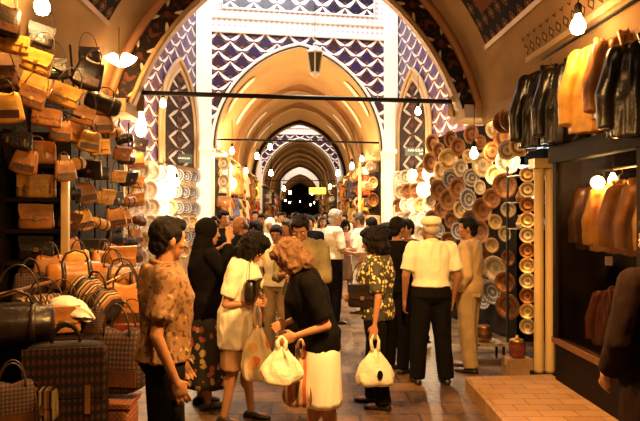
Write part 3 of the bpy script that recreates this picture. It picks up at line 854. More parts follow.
# bags strung up over the stall
for k, (px, py, d, col, pr, sc) in enumerate([(12, 38, 4.7, 'honey', CAS, .8), (34, 58, 4.9, 'honey', SAT, .9), (28, 92, 4.8, 'tan', SAT, .8), (8, 108, 4.6, 'honey', TOT, .9), (33, 80, 5.3, 'honey', CAS, .9), (62, 92, 5.2, 'honey', SAT, .9),
        (60, 128, 5.2, 'orange', TOT, .7), (46, 112, 5.0, 'tan', CAS, .8), (84, 76, 5.8, 'dark', TOT, 1.1), (100, 100, 6.1, 'dark', DUF, .9), (55, 66, 5.6, 'dark', SAT, .9), (104, 122, 6.2, 'orange', TOT, .8),
        (22, 160, 4.95, 'orange', TOT, .8), (66, 168, 5.2, 'tan', TOT, .7), (4, 72, 4.7, 'brown', SAT, .8), (82, 112, 5.7, 'tan', SAT, .8), (16, 134, 4.9, 'dark', CAS, .8), (88, 140, 5.9, 'honey', TOT, .8), (2, 20, 4.6, 'dark', TOT, .9), (38, 32, 5.4, 'dark', SAT, .9), (90, 52, 6.1, 'dark', SAT, .8)]):
    p = PX(px, py, d); p.z -= .12
    bag(pr, p, math.radians(random.uniform(10, 35)), col, '%s leather %s, hung %s from the left among bags strung overhead' % (LN[col], PN[id(pr)], (ORD+['sixteenth', 'seventeenth', 'eighteenth', 'nineteenth', 'twentieth', 'last'])[sorted(range(21), key=lambda q: (12, 34, 28, 8, 33.5, 62, 60, 46, 84, 100, 55, 104, 22, 66, 4, 82, 16, 88, 2, 38, 90)[q]).index(k)]), 'bags strung overhead', sc*.82, roll=random.uniform(-.1, .35))
for k, (a, b) in enumerate([((-20, 25, 4.6), (95, 92, 6.1)), ((-30, 70, 4.5), (80, 118, 5.6)), ((70, 45, 6.0), (78, 140, 6.0))]):
    mb = MB(); mb.tube([PX(*a), PX(*b)], .012, 6)
    tag(mb.obj('hanging_rope', iron, None, True), ['upper dark rope the overhead bags hang along', 'lower dark rope the overhead bags hang along', 'upright dark rope beside the hanging black bags'][k], 'rope')
# stall table with travel bags
tb = empty('stall_table', 'dark wooden stall table heaped with travel bags in the left foreground', 'table', (-2.05, 4.7, 0))
MB().box(-.75, .62, -.55, .6, .84, .9).obj('tabletop', darkwood, tb)
MB().box(-.72, .52, -.30, .55, .12, .84).obj('cupboard', darkwood, tb)
MB().box(-.75, .55, -1.1, -.35, .30, .34).obj('lower_shelf', darkwood, tb)
for x, y in ((-.7, -1.05), (.5, -1.05), (-.7, .55), (.55, .55)): MB().box(x-.03, x+.03, y-.03, y+.03, 0, .30 if y < 0 else .84).obj('leg', darkwood, tb)
def T(proto, px, py, d, rz, m, label, sc, tilt=0, roll=0, dz=0):
    p = PX(px, py, d); p.z += dz; return bag(proto, p, math.radians(rz), m, label, None, sc, tilt, roll)
T(CAS, 66, 421, 3.85, 12, kilim, 'large black travel bag with a kilim diamond motif in the left foreground', (1.45, 1.5, 2.55), dz=-.08)
T(TOT, 120, 392, 4.1, -8, kilim, 'tall kilim carpet bag beside the man in the patterned shirt', (1.15, 1.2, 1.35), dz=-.0)
T(DUF, 15, 345, 3.9, 20, 'dark', 'black duffel bag with pale trim at the left edge', 1.0)
T(SAT, 18, 325, 4.3, 15, 'dark', 'black shoulder bag with curved strap on the stall table', 1.15, dz=-.12)
T(DUF, 75, 290, 5.1, 30, 'orange', 'orange cloth duffel bag with crossed straps on the bag heap', .95)
T(DUF, 92, 312, 4.7, -32, kilim2, 'rolled striped kilim bag lying over the bag heap', .95, roll=.35)
T(TOT, 126, 330, 4.75, 10, 'orange', 'soft orange-brown bag lowest in the heap behind the man', 1.15)
T(DUF, 122, 292, 5.0, 8, 'tan', 'tan leather duffel topmost in the heap behind the man', .8)
T(TOT, 112, 300, 5.25, 30, 'brown', 'brown leather bag at the back of the bag heap', 1.0)
T(SAT, 45, 340, 4.5, 5, 'brown', 'brown leather bag lying under the white bundle', 1.1, dz=-.06)
T(TOT, 12, 432, 3.45, 24, kilim, 'brightly lit kilim bag in the bottom left corner', .9)
T(CAS, 30, 405, 3.7, 5, kilim2, 'striped woven bag low beside the kilim bag in the corner', .9, dz=-.1)
T(TOT, 50, 288, 5.3, 20, 'tan', 'tan bag standing under the shelf unit behind the heap', .9)
T(SAT, 122, 262, 5.6, 30, 'orange', 'orange satchel hanging low just left of the man', .8, dz=-.05)
T(TOT, 104, 272, 5.7, 30, 'tan', 'tan tote hanging low left of the orange satchel', .8, dz=-.05)
T(TOT, 90, 335, 4.45, -10, kilim, 'kilim tote with dark handles standing on the front of the stall table', .75, dz=-.03)
T(SAT, 62, 330, 4.3, 22, 'tan', 'tan satchel at the front edge of the stall table', .8, dz=-.02)
T(DUF, 40, 318, 4.75, 55, kilim2, 'striped woven duffel bag behind the black duffel on the stall table', .8, dz=-.02)
T(TOT, 78, 272, 5.35, 15, 'honey', 'honey-yellow tote standing under the shelf post', .7, dz=-.03)
T(SAT, 132, 345, 4.6, 5, 'red', 'oxblood satchel low in the heap beside the man', .8, dz=-.03)
T(TOT, 30, 300, 5.0, 30, kilim, 'kilim tote at the back of the stall table under the left shelves', .9, dz=-.06)
mb = MB(); R = []
for i in range(13):
    u = i/12; x = -.19+.38*u; f = math.sin(PI*min(1, max(.06, u*.94+.05)))**.6*(1-.35*u)
    R.append([(x, .10*f*math.cos(a)+.012*math.sin(5*a+u*9), .085*f*math.sin(a)+.012*math.sin(4*a+u*14)+.03*math.sin(u*3)) for a in (2*PI*j/24 for j in range(24))])
mb.loft(R); o = mb.obj('wrapped_bundle', mat('white wrapping', (.85, .8, .68), .4, bmp=.4, var=.1), None, True, PX(72, 312, 4.35)); o.rotation_euler = (0, .25, -.3)
tag(o, 'white plastic-wrapped bundle lying on the travel bags', 'bundle')
mb = MB(); mb.tube([PX(-30, 303, 3.95), PX(56, 281, 4.9)], .018, 8); tag(mb.obj('wooden_pole', wood, None, True), 'long wooden pole lying across the stall at the left edge', 'pole')
mb = MB(); mb.tube([PX(97, 287, 4.55), PX(139, 267, 4.9)], .007, 8); tag(mb.obj('metal_rod', PM['tin'], None, True), 'thin shiny metal rod sticking out of the bag heap', 'rod')
bk = empty('basket', 'small square woven basket at the foot of the kilim bags', 'basket', (-1.25, 4.05, .16))
wv = stripes('woven straw', [(.30, .10, .04), (.16, .05, .02)], 60, 2, diamonds=True)
rbox(.26, .24, .34, 1.05, 9, puff=0).obj('basket_body', wv, bk, True); MB().box(-.14, .14, -.13, .13, .33, .36).obj('rim', wv, bk)
MB().box(-1.42, -1.08, 3.9, 4.25, .0, .16).obj('crate', darkwood); tag(bpy.data.objects['crate'], 'low dark crate under the woven basket', 'crate')

# ------------------------------------------------------------ ceramics and copper
def pl(loc, nrm, kind, sc, label, group, wall=True):
    return place(PLATE, loc, facing(nrm, random.uniform(0, 6)), sc, label, group, {'wall_plate': PM[kind]})
def plate_on(W, s, z, sc, kind, label, group, o=.06, tilt=.12):
    p = Vector(W(s, z, o)); q = Vector(W(s, z, o+1)); n = (q-p).normalized(); n = (n+Vector((0, -.7, -tilt))).normalized(); pl(p, n, kind, sc, label, group)
random.seed(5)
for i, z in enumerate((2.62, 2.24, 1.88, 1.54, 1.20, .86)):
    for j in range(8):
        s = .28+j*.41+(.1 if i % 2 else 0)
        kind = 'blue' if (i == 0 and j < 3) else ('white' if j > 1 and random.random() < .75 else random.choice(['white', 'blue', 'brass', 'tin']))
        plate_on(WL, s, z, (.98 if j > 2 else .8)*(1 if kind != 'white' else 1.08), kind, '%s plate, %s row down, %s from the aisle pier, left ceramics wall' % (PLN[kind], ORD[i], ORD[j]), 'plates on the left ceramics wall')
for i, z in enumerate((2.66, 2.30, 1.95, 1.60, 1.26, .92, .6)):
    for j in range(7):
        s = .26+j*.42+(.12 if i % 2 else 0); kind = random.choice(['white', 'brass', 'white', 'copper', 'tin'])
        plate_on(WR, s, z, 1.0, kind, '%s plate, %s row down, %s from the aisle pier, right ceramics wall' % (PLN[kind], ORD[i], ORD[j]), 'plates on the right ceramics wall')
# slender posts dividing the ceramics
for W, s, c_ in ((WL, 3.55, 'left'), (WR, .12, 'right')):
    p = W(s, 0, .12); mb = MB(); mb.tube([(p[0], p[1], 0), (p[0], p[1], 2.75)], .05, 10); tag(mb.obj('display_post', marble, None, True), 'pale slender post beside the %s ceramics wall' % c_, 'post')
# copper wall right
Pa, Pb = Vector((2.40, 10.7)), Vector((2.98, 8.25)); ud = (Pb-Pa).normalized(); Lc = (Pb-Pa).length; nd = Vector((ud.y, -ud.x)); nd = nd if nd.x < 0 else -nd
mb = MB(); mb.loft([[(Pa.x, Pa.y, z), (Pb.x, Pb.y, z), (Pb.x+.1, Pb.y, z), (Pa.x+.3, Pa.y, z)] for z in (.02, 3.1)]); tag(mb.obj('display_board', darkwood), 'tall dark board the copper plates hang on, right of the aisle', 'panel')
for j in range(8):
    for i in range(8):
        s = .12+j*(Lc-.2)/7; z = 2.98-i*.335-(.16 if j % 2 else 0); p = Pa+ud*s+nd*(.07+.05*((i+j) % 2))
        kind = random.choice(['copper', 'brass', 'copper', 'tin', 'copper', 'blue']); sc = random.choice([.6, .8, 1.0])
        n = Vector((nd.x-.15+random.uniform(-.2, .2), nd.y-.65+random.uniform(-.25, .25), -.12+random.uniform(-.15, .1)))
        pl((p.x, p.y, z), n, kind, sc, '%s tray, %s down, hanging string %s from the far end of the copper stall' % (PLN[kind], ORD[i], ORD[j]), 'trays on the copper stall')
for k, (px, py, d, kind, sc) in enumerate([(505, 122, 7.7, 'copper', .8), (515, 118, 7.5, 'copper', 1), (526, 112, 7.2, 'tin', .95), (520, 146, 7.4, 'brass', .7), (532, 140, 7.0, 'copper', .7), (508, 150, 7.8, 'tin', .7)]):
    pl(PX(px, py, d), (-.5, -.85, -.1), kind, sc, '%s tray, %s from the left above the dark doorway' % (PLN[kind], ORD[[0, 2, 4, 3, 5, 1][k]]), 'trays above the doorway')
for k in range(11):
    pl((2.55, 6.72, 2.2-k*.17), (-.45, -.9, .0), ['brass', 'tin', 'copper'][k % 3], .48, 'small %s dish, %s down on the string beside the marble pillar' % (PLN[['brass', 'tin', 'copper'][k % 3]], ORD[k]), 'dish string by the pillar')
mb = MB(); mb.tube([(2.56, 6.78, 2.95), (2.56, 6.78, .35)], .006, 5); tag(mb.obj('hanging_string', iron, None, True), 'dark string of small dishes beside the marble pillar', 'string')
# doorway shop
slab('wall_shop_back', 3.35, 3.5, 6.3, 8.6, 0, 3.05, darkwood)
slab('wall_shop_side', 2.98, 3.5, 8.25, 8.4, 0, 3.05, darkwood)
ds = empty('glass_shelf', 'lit glass shelf with small wares inside the dark doorway', 'shelf', (3.1, 7.9, 0), 0)
for z in (1.55, 1.9, 2.25): MB().box(-.3, .28, -.12, .25, z, z+.012).obj('shelf_board', PM['tin'], ds)
for x in (-.3, .26): MB().box(x, x+.02, .2, .25, 0.02, 2.4).obj('upright', iron, ds)
fl = MB().tube([(-.25, 0, 0), (.25, 0, 0)], .02, 8); flo = fl.obj('fluorescent_tube', emat('cool tube', (.8, .95, 1), 14), None, True, (3.08, 7.72, 2.36)); tag(flo, 'white fluorescent tube over the glass shelf in the doorway', 'lamp')
vase = MB().lathe([(.03, 0), (.045, .02), (.055, .07), (.03, .13), (.018, .17), (.028, .2)], 16).obj('vase', PM['brass'], None, True); tag(vase, '', 'vase')
for i, z in enumerate((1.563, 1.913)):
    for j in range(4):
        place(vase, (2.88+j*.14, 7.86, z), (0, 0, 0), .9+.2*((i+j) % 3)/2, 'small metal vase, %s from the left on the %s glass shelf' % (ORD[j], ('lower', 'upper')[i]), 'vases in the doorway', {'vase': [PM['brass'], PM['copper'], PM['white'], lt_['red']][(i+j) % 4]})
cb = mat('cardboard', (.32, .19, .09), .8)
def carton(x, y, z, w, d, h, rz, label, m=cb):
    r = empty('cardboard_box', label, 'box', (x, y, z), rz)
    MB().box(-w/2, w/2, -d/2, d/2, 0, h).obj('box_body', m, r)
    MB().box(-w/2-.004, w/2+.004, -.02, .02, h*.6, h+.004).obj('tape', mat('tape', (.5, .36, .2), .4), r); return r
carton(2.36, 6.52, 0, .26, .2, .2, .1, 'small cardboard carton at the foot of the marble pillar')
b = MB(); b.box(-.03, .03, -.112, -.102, .06, .13)
r = empty('lidded_pot', 'red-brown lidded pot standing on the cardboard carton', 'pot', (2.36, 6.52, .2)); MB().lathe([(.06, 0), (.085, .03), (.09, .13), (.08, .17), (.084, .175)], 20).obj('pot_body', lt_['red'], r, True)
MB().lathe([(.084, .175), (.06, .2), (.015, .215), (.018, .24), (.001, .245)], 20).obj('lid', brass, r, True)
r = empty('low_table', 'low metal side table at the foot of the copper stall', 'table', (2.22, 7.2, 0)); MB().box(-.2, .2, -.15, .15, .2, .23).obj('tabletop', PM['tin'], r)
for x in (-.18, .18):
    for y in (-.13, .13): MB().box(x-.012, x+.012, y-.012, y+.012, 0, .2).obj('leg', iron, r)
pt = empty('copper_pot', 'dull copper pot on the low side table', 'pot', (2.2, 7.18, .23)); MB().lathe([(.05, 0), (.09, .03), (.1, .1), (.07, .16), (.085, .19)], 20).obj('pot_body', PM['copper'], pt, True); MB().tube(curve_pts(.16, .1, .17), .006, 6).obj('handle', iron, pt, True)
# marble pillar
p = empty('marble_pillar', 'yellowed marble double pillar between the doorway and the jacket shop', 'pillar', (2.575, 6.33, 0))
for x in (-.055, .062): MB().lathe([(.05, .09), (.052, .12), (.05, .2), (.047, 1.2), (.048, 2.1), (.056, 2.16), (.056, 2.24)], 18, c=(x, 0)).obj('shaft', marble, p, True)
MB().box(-.12, .12, -.07, .08, 0, .09).obj('base', iron, p); MB().box(-.13, .13, -.08, .09, 2.24, 2.34).obj('capital', marble, p)
# jacket shop front
v = empty('display_window', 'dark wood shop window with jackets hanging behind the glass', 'shop window', (2.5, -.18, 0))
MB().box(0, .06, 2.3, 6.05, .0, .50).obj('base_panel', darkwood, v); MB().box(-.02, .08, 2.3, 6.1, .50, .55).obj('sill', wood, v)
MB().box(-.03, .09, 2.3, 6.15, 2.26, 2.42).obj('lintel', darkwood, v)
for y in (6.02, 4.55, 3.1): MB().box(-.01, .07, y, y+.07, .55, 2.26).obj('window_post', darkwood, v)
for a, b in ((3.17, 4.55), (4.62, 6.02)): MB().box(.02, .028, a, b, .55, 2.26).obj('pane', glass, v)
MB().box(.06, 1.0, 2.3, 6.1, .50, .53).obj('display_floor', darkwood, v); MB().box(.93, 1.0, 2.3, 6.1, .53, 2.42).obj('back_panel', darkwood, v)
MB().box(.06, 1.0, 6.05, 6.1, .53, 2.42).obj('side_panel', darkwood, v)
rr = MB().tube([(.42, 2.5, 2.18), (.42, 6.05, 2.18)], .012, 8).obj('rail', brass, v, True)
JN = {'honey': 'honey-coloured', 'tan': 'tan', 'orange': 'bright orange-tan', 'brown': 'mid brown', 'dark': 'black', 'red': 'oxblood'}
def jk(loc, rz, col, sc, label, group):
    m = lt_[col] if col != 'dark' else blackgl
    return place(JAC, loc, (0, 0, math.radians(rz)), sc, label, group, {'jacket_body': m, 'collar': m})
for k, (y, col) in enumerate([(5.78, 'brown'), (5.45, 'honey'), (5.16, 'orange'), (4.88, 'tan'), (4.6, 'honey'), (4.3, 'brown'), (4.0, 'tan')]):
    jk((2.90, y, 1.42), -30, col, .95, '%s leather jacket, %s from the pillar on the window rail' % (JN[col], ORD[k]), 'jackets on the window rail')
jk((2.82, 5.35, .58), -40, 'red', .78, 'dull red-brown jacket hanging low behind the shop window', None)
tg = MB().box(-.03, .03, -.002, .002, 0, .08).obj('price_tag', mat('card', (.8, .74, .55), .7, bmp=0), None, loc=(2.78, 5.4, 1.30)); tg.rotation_euler = (0, 0, -.5); tag(tg, 'small white price tag below the lit jacket in the window', 'tag')
for k, (px, zt, d, col, sc) in enumerate([(550, 3.38, 6.0, 'dark', 1.2), (574, 3.34, 5.6, 'dark', 1.15), (606, 3.36, 5.0, 'honey', 1.15), (628, 3.3, 4.65, 'tan', 1.0), (650, 3.2, 4.35, 'dark', 1.1)]):
    X = (px-300)/600*d
    jk((X, d, zt-.79*sc), -28 if k != 2 else -35, col, sc, '%s leather jacket, %s from the pillar in the row over the shop window' % (JN[col], ORD[k]), 'jackets over the shop window')
mb = MB(); mb.tube([(2.50, 6.2, 3.36), (2.45, 3.6, 3.33)], .012, 8); tag(mb.obj('jacket_rail', iron, None, True), 'black rail over the shop window carrying jackets', 'rail')
for k in range(5):
    rbox(.34, .16, .12, .9, puff=.1).obj('shoe_box' if 0 else 'folded_garment', [lt_['brown'], lt_['tan'], lt_['dark'], lt_['honey'], lt_['dark']][k], None, True, (2.66, 5.7-k*.42, 2.425))
    o = bpy.data.objects[[x.name for x in bpy.data.objects if x.name.startswith('folded_garment')][-1]]; o.rotation_euler = (0, 0, 1.2)
    tag(o, 'folded leather garment, %s from the pillar on top of the shop window' % ORD[k], 'garment', 'folded garments on the shop window')
cr = MB(); flt = MB()
cr.box(2.46, 2.75, 2.5, 6.55, 3.40, 3.46); trim(cr, plaster)
mb = MB(); mb.add([(2.47, 6.5, 3.46), (2.47, 2.5, 3.46), (2.40, 2.5, 3.66), (2.40, 6.5, 3.66)], [(0, 1, 2, 3)], uv=[(6.5, 0), (2.5, 0), (2.5, .22), (6.5, .22)]); trim(mb, cornm)
slab('wall_shop_front', 2.72, 2.9, 6.35, 6.5, 2.34, 3.05, plaster); slab('wall_shop_upper', 2.70, 3.5, 2.3, 6.4, 2.45, 3.05, darkwood)
# signs
txm = mat('sign lettering', (.85, .82, .72), .5, bmp=0)
def sign(loc, rz, w, h, lines, label, size):
    r = empty('street_sign', label, 'sign', loc, rz)
    MB().box(-w/2, w/2, 0, .03, -h/2, h/2).obj('sign_board', mat('sign green', (.03, .045, .04), .4, bmp=0), r)
    for i, (t, z, s) in enumerate(lines):
        c = bpy.data.curves.new('t', 'FONT'); c.body = t; c.size = s; c.align_x = 'CENTER'; c.align_y = 'CENTER'; c.extrude = .003
        o = bpy.data.objects.new('tmp', c); COL.objects.link(o); dg = bpy.context.evaluated_depsgraph_get(); me = bpy.data.meshes.new_from_object(o.evaluated_get(dg)); bpy.data.objects.remove(o)
        me.transform(Matrix.Rotation(PI/2, 4, 'X')); me.materials.clear(); l = link('lettering', me, txm, r, (0, -.004, z))
    return r
sp = PX(421, 151.5, 14.2)
sign(sp, math.radians(-6), .74, .20, [('HALICILAR CAD', .03, .085), ('FES', -.055, .06)], 'dark street sign with pale lettering over the bright right ceramics wall', 0)
sign(Vector(WL(1.0, 3.02, .12)), math.radians(40), .5, .2, [('YAGLIKCILAR', .0, .06)], 'small dark green plaque under the left blind arch', 0)
# lantern
lp = PX(315, 62, 11.6)
L = empty('hanging_lantern', 'white metal lantern with glass panes hanging under the great arch', 'lantern', lp)
wm = mat('white enamel', (.85, .82, .75), .35, bmp=0, var=.05)
def hexr(r, z, n=6): return [(r*math.cos(2*PI*j/n+.5), r*math.sin(2*PI*j/n+.5), z) for j in range(n)]
MB().loft([hexr(.17, .16), hexr(.18, .18), hexr(.10, .27), hexr(.05, .31), hexr(.05, .34), hexr(.01, .38)]).obj('lantern_roof', wm, L)
MB().loft([hexr(.02, -.30), hexr(.07, -.25), hexr(.10, -.22), hexr(.10, -.20)]).obj('lantern_base', wm, L)
fr_ = MB()
for j in range(6):
    a = 2*PI*j/6+.5; fr_.tube([(.10*math.cos(a), .10*math.sin(a), -.2), (.165*math.cos(a), .165*math.sin(a), .17)], .014, 5)
fr_.obj('lantern_frame', wm, L)
MB().loft([hexr(.088, -.2), hexr(.150, .16)]).obj('pane', mat('smoky glass', (.10, .07, .05), .1, bmp=0), L)
MB().tube([(0, 0, .37), (0, 0, 9.1-lp.z)], .008, 6).obj('chain', iron, L, True)
MB().cap((0, 0, -.14), (0, 0, .02), .03, .035, 10).obj('lantern_bulb', wm, L, True)
# ------------------------------------------------------------ the aisle deeper in
def dress():
    r = empty('hanging_dress', '', 'dress'); R = []
    for i in range(11):
        u = i/10; w = .16+.12*u+(.06 if i == 0 else 0)*0; am = .018*u
        R.append([((w+am*math.sin(8*a+u*2))*math.cos(a), (.04+.05*u+am*math.sin(8*a+u*2))*math.sin(a), -.1-.85*u) for a in (2*PI*j/40 for j in range(40))])
    R.insert(0, [(.06*math.cos(2*PI*j/40), .03*math.sin(2*PI*j/40), -.05) for j in range(40)])
    mb = MB().loft(R)
    for s in (-1, 1): mb.cap((s*.13, 0, -.12), (s*.25, 0, -.42), .05, .065, 10, round1=False)
    mb.obj('garment', lt_['red'], r, True)
    h = MB(); h.tube([(-.15, 0, -.1), (0, 0, -.03), (.15, 0, -.1)], .008, 5); h.tube([(0, 0, -.03), (.0, 0, .04), (.02, 0, .05)], .004, 5); h.obj('hanger', wood, r)
    return r
DRS = dress()
cl = {'red': mat('red cloth', (.55, .06, .02), .8), 'white': mat('white cloth', (.8, .74, .62), .8, var=.12), 'blue': mat('blue cloth', (.09, .12, .28), .8), 'orange': mat('orange cloth', (.6, .22, .05), .8),
      'yellow': mat('yellow cloth', (.7, .5, .14), .8), 'black': black, 'brown': mat('brown cloth', (.16, .08, .04), .8), 'green': mat('green cloth', (.10, .11, .06), .8), 'pink': mat('pink cloth', (.6, .3, .22), .8),
      'grey': mat('grey cloth', (.2, .17, .14), .8)}
random.seed(21)
def side_goods(sd, d0, d1, step, k, nm):
    d = d0; c = 0
    while d < d1:
        rz = math.radians(42 if sd < 0 else -42)
        X = sd*(1.95 if d > 17 else 2.0)
        cnm = '%s column' % (ORD+['sixteenth', 'seventeenth', 'eighteenth', 'nineteenth', 'twentieth'])[c]
        if (c % 3 == 1 and sd < 0) or (c % 5 == 3):
            for i, z in enumerate((3.15, 2.25, 1.3)):
                col = random.choice(['red', 'white', 'blue', 'orange', 'yellow', 'pink', 'red'])
                if c == 1: col = ['white', 'orange', 'red'][i]
                place(DRS, (X, d+k*X, z), (0, 0, rz), .9, '%s dress, %s from top, %s of the %s aisle shops' % (col, ORD[i], cnm, nm), 'dresses in the %s aisle shops' % nm, {'garment': cl[col]})
        else:
            for i in range(6):
                z = 2.95-i*.47
                if random.random() < .4:
                    kind = random.choice(['brass', 'copper', 'white', 'tin']); pl((X, d+k*X, z+.1), (-sd*.8, -.8, -.1), kind, random.uniform(.85, 1.1), '%s tray, %s from top, %s of the %s aisle shops' % (PLN[kind], ORD[i], cnm, nm), 'trays in the %s aisle shops' % nm)
                else:
                    col = random.choice(['tan', 'orange', 'honey', 'brown', 'dark', 'cream', 'red']); pr = random.choice([SAT, TOT, CAS])
                    bag(pr, (X, d+k*X, z-.1), rz+random.uniform(-.2, .2), col, '%s leather %s, %s from top, %s of the %s aisle shops' % (LN[col], PN[id(pr)], ORD[i], cnm, nm), 'bags in the %s aisle shops' % nm, random.uniform(.9, 1.15))
        d += step*(d/16)**.5; c += 1
side_goods(-1, 16.0, 28.4, .72, kB, 'left')
side_goods(1, 15.9, 28.4, .72, kB, 'right')
side_goods(-1, 35.5, 56, 1.15, .1, 'far left')
side_goods(1, 35.5, 56, 1.15, .1, 'far right')
# pale posts between aisle shops
for k, (X, d) in enumerate([(1.82, 18.2), (1.9, 22.5), (-1.9, 20.5), (-1.9, 25.5), (1.9, 27), (-1.9, 16.0)]):
    mb = MB(); mb.tube([(X, d, 0), (X, d, 3.3)], .05, 8); tag(mb.obj('aisle_post', marble, None, True), 'pale post %s in the aisle shops on the %s' % (['nearest', 'second', 'second', 'third', 'third', 'nearest'][k], 'right' if X > 0 else 'left'), 'post')
ys = empty('hanging_sign', 'small yellow lit sign over the far end of the aisle', 'sign', (1.05, 36, 3.05))
MB().box(-.5, .5, -.04, .04, -.19, .19).obj('sign_board', emat('yellow sign', (1, .6, .05), 2.2), ys); MB().box(-.53, .53, -.03, .03, .19, .22).obj('frame', iron, ys)

# ------------------------------------------------------------ lamps
W = (1, .60, .25); O = (1, .50, .14)
def B(px, py, d, p, label, **kw): return bulb(PX(px, py, d), p, label, **kw)
B(42, 2, 5.0, 60, 'bare bulb glaring over the overhead handbags at top left', c=O, sc=1.5, lw=(.15, -.35, -.12))
shd = empty('shaded_lamp', 'lamp with two white shades hanging by the left foot of the near arch', 'lamp', PX(119, 58, 7.4))
for x, a in ((-.07, .5), (.09, -.55)):
    MB().lathe([(.03, .06), (.05, .04), (.11, -.05), (.118, -.06), (.10, -.05), (.045, .03)], 18, Matrix.Translation((x, 0, 0)) @ Matrix.Rotation(a, 4, 'Y')).obj('lamp_shade', emat('glowing shade', (1, .78, .5), 5), shd, True)
MB().tube([(0, 0, .06), (0, 0, .7)], .005, 5).obj('cord', iron, shd)
light(PX(119, 64, 7.4)+Vector((0, 0, -.1)), 28, O)
B(163, 102, 11.8, 90, 'bare bulb glowing in front of the left blind arch', c=W, sc=1.5)
gl = empty('pendant_lamp', 'long white drop-shaped pendant lamp above the left stall', 'lamp', PX(141, 121, 8.9))
MB().lathe([(.001, -.24), (.05, -.22), (.085, -.15), (.07, -.02), (.035, .12), (.02, .22), (.015, .27)], 18).obj('lamp_glass', emat('white glass glow', (1, .85, .6), 9), gl, True)
MB().tube([(0, 0, .26), (0, 0, 1.0)], .005, 5).obj('cord', iron, gl); light(PX(141, 121, 8.9)+Vector((.05, -.2, -.3)), 50, W)
B(578, 22, 4.95, 24, 'bare bulb glaring above the jacket shop on the right', c=O, sc=1.4, cord=.12, lw=(-.18, -.1, -.1))
B(418, 110, 12.5, 90, 'yellow bulb hanging before the right blind arch', c=W, sc=1.4)
for k, (px, py, d, p) in enumerate([(270, 146, 18.5, 170), (257, 155, 17.0, 200), (232, 150, 16.3, 420), (246, 170, 20, 130), (352, 165, 17.5, 260), (362, 158, 20, 200), (271, 172, 26, 200), (338, 172, 25, 170), (284, 188, 33, 120), (330, 186, 36, 130), (290, 192, 44, 150), (312, 193, 48, 150)]):
    B(px, py, d, p*(1.0 if k == 2 else .65 if k == 4 else .36), 'bare bulb over the aisle, %s' % ['brightest pair member at the right, by the left shops', 'left of the pair by the left shops', 'nearest to the left pier', 'low by the second left post', 'nearest over the right shops', 'second over the right shops', 'small and far on the left', 'small and far on the right', 'tiny beyond the second crossing on the left', 'tiny beside the yellow sign', 'tiny far left of the aisle end', 'tiny at the aisle end'][k], c=W, sc=1.6 if k < 6 else 2.2)
bulb((2.92, 5.6, 2.10), 11, 'bulb inside the shop window near the pillar', cord=.05, c=O, lw=(-.2, -.12, -.05))
bulb((2.86, 4.5, 2.10), 8, 'bulb inside the shop window near the camera', cord=.05, c=O, lw=(-.2, -.12, -.05))

light((3.08, 7.6, 2.28), 16, (.75, .93, 1))
bulb((2.42, 8.35, 2.62), 26, 'bare bulb glaring among the copper trays', cord=.8, c=W, sc=1.3)

bulb((2.55, 13.4, 2.65), 130, 'bare bulb blazing on the right ceramics wall', cord=.8, c=(1, .8, .5), sc=1.6)
bulb((2.9, 12.3, 2.1), 80, 'lower bulb beside the right ceramics wall', cord=.8, c=(1, .8, .5), sc=1.3)
bulb((-2.65, 12.9, 2.45), 105, 'bare bulb blazing on the left ceramics wall', cord=.9, c=(1, .8, .5), sc=1.4)
shaded((-1.75, 6.3, 4.15), 200, 'added dark shaded fill lamp over the hanging handbags', (0, -15), 110, c=O)  # added to light the bag columns, kept out of view
shaded((-1.5, 4.6, 3.6), 75, 'added dark shaded fill lamp over the stall table', (0, -15), 120, c=O)  # unseen fill light added for the bag heap
# unseen fill lamps added under the near vault, above the picture's upper edge
shaded((1.55, 3.7, 3.3), 120, 'added dark shaded fill lamp above the step')
shaded((.6, 2.9, 2.98), 470, 'added dark shaded fill lamp over the shoppers', (28, 0), 130)
shaded((-.6, 2.3, 3.0), 95, 'added dark shaded fill lamp over the left foreground', (25, 20), 130)
shaded((.4, 9.0, 5.3), 1200, 'added dark shaded fill lamp high over the middle of the aisle', (5, 0), 70, c=(1, .78, .5), cord=2)  # unseen spot added to brighten the figures in white below
area((0, 12.6, 9.0), (math.radians(28), 0, 0), 3.6, 330, (.92, .93, 1))
area((0, 32.4, 9.0), (math.radians(15), 0, 0), 4, 330, (1, .95, .9))
area((0, 62.5, 9.0), (0, 0, 0), 4, 260, (1, .95, .88))
wd = bpy.data.worlds.new('w'); SC.world = wd; wd.use_nodes = True
wd.node_tree.nodes['Background'].inputs[0].default_value = (1, .75, .5, 1); wd.node_tree.nodes['Background'].inputs[1].default_value = .012

# ------------------------------------------------------------ the shoppers
def at(px, d): return ((px-300)/600*d, d)
shirt_fl = floral('brown patterned shirt', (.20, .10, .035), [(.05, .022, .01), (.36, .22, .09), (.10, .045, .018)], 30)
blouse = floral('yellow floral blouse', (.04, .035, .02), [(.75, .55, .16), (.5, .42, .12), (.8, .65, .3)], 24)
skirtfl = floral('dark floral skirt', (.012, .008, .006), [(.3, .06, .03), (.35, .22, .08)], 14)
whc = mat('white cotton', (.85, .76, .56), .8, var=.08, scale=3, bmp=.15)
whs = mat('cream skirt cloth', (.85, .78, .62), .8, var=.08, scale=3, bmp=.15)
tanc = mat('tan shorts cloth', (.36, .20, .09), .8); beige = mat('beige suit cloth', (.48, .33, .16), .75, var=.15); khaki = mat('khaki trousers', (.38, .26, .13), .8)
greens = mat('olive shirt cloth', (.22, .18, .08), .8); navy = mat('dark trousers', (.006, .005, .005), .9, var=.2, spec=.08); pink = mat('pale pink cloth', (.7, .5, .38), .8)
bagw = mat('white plastic', (.85, .76, .56), .45, var=.06, bmp=.5, scale=9, bd=.015)
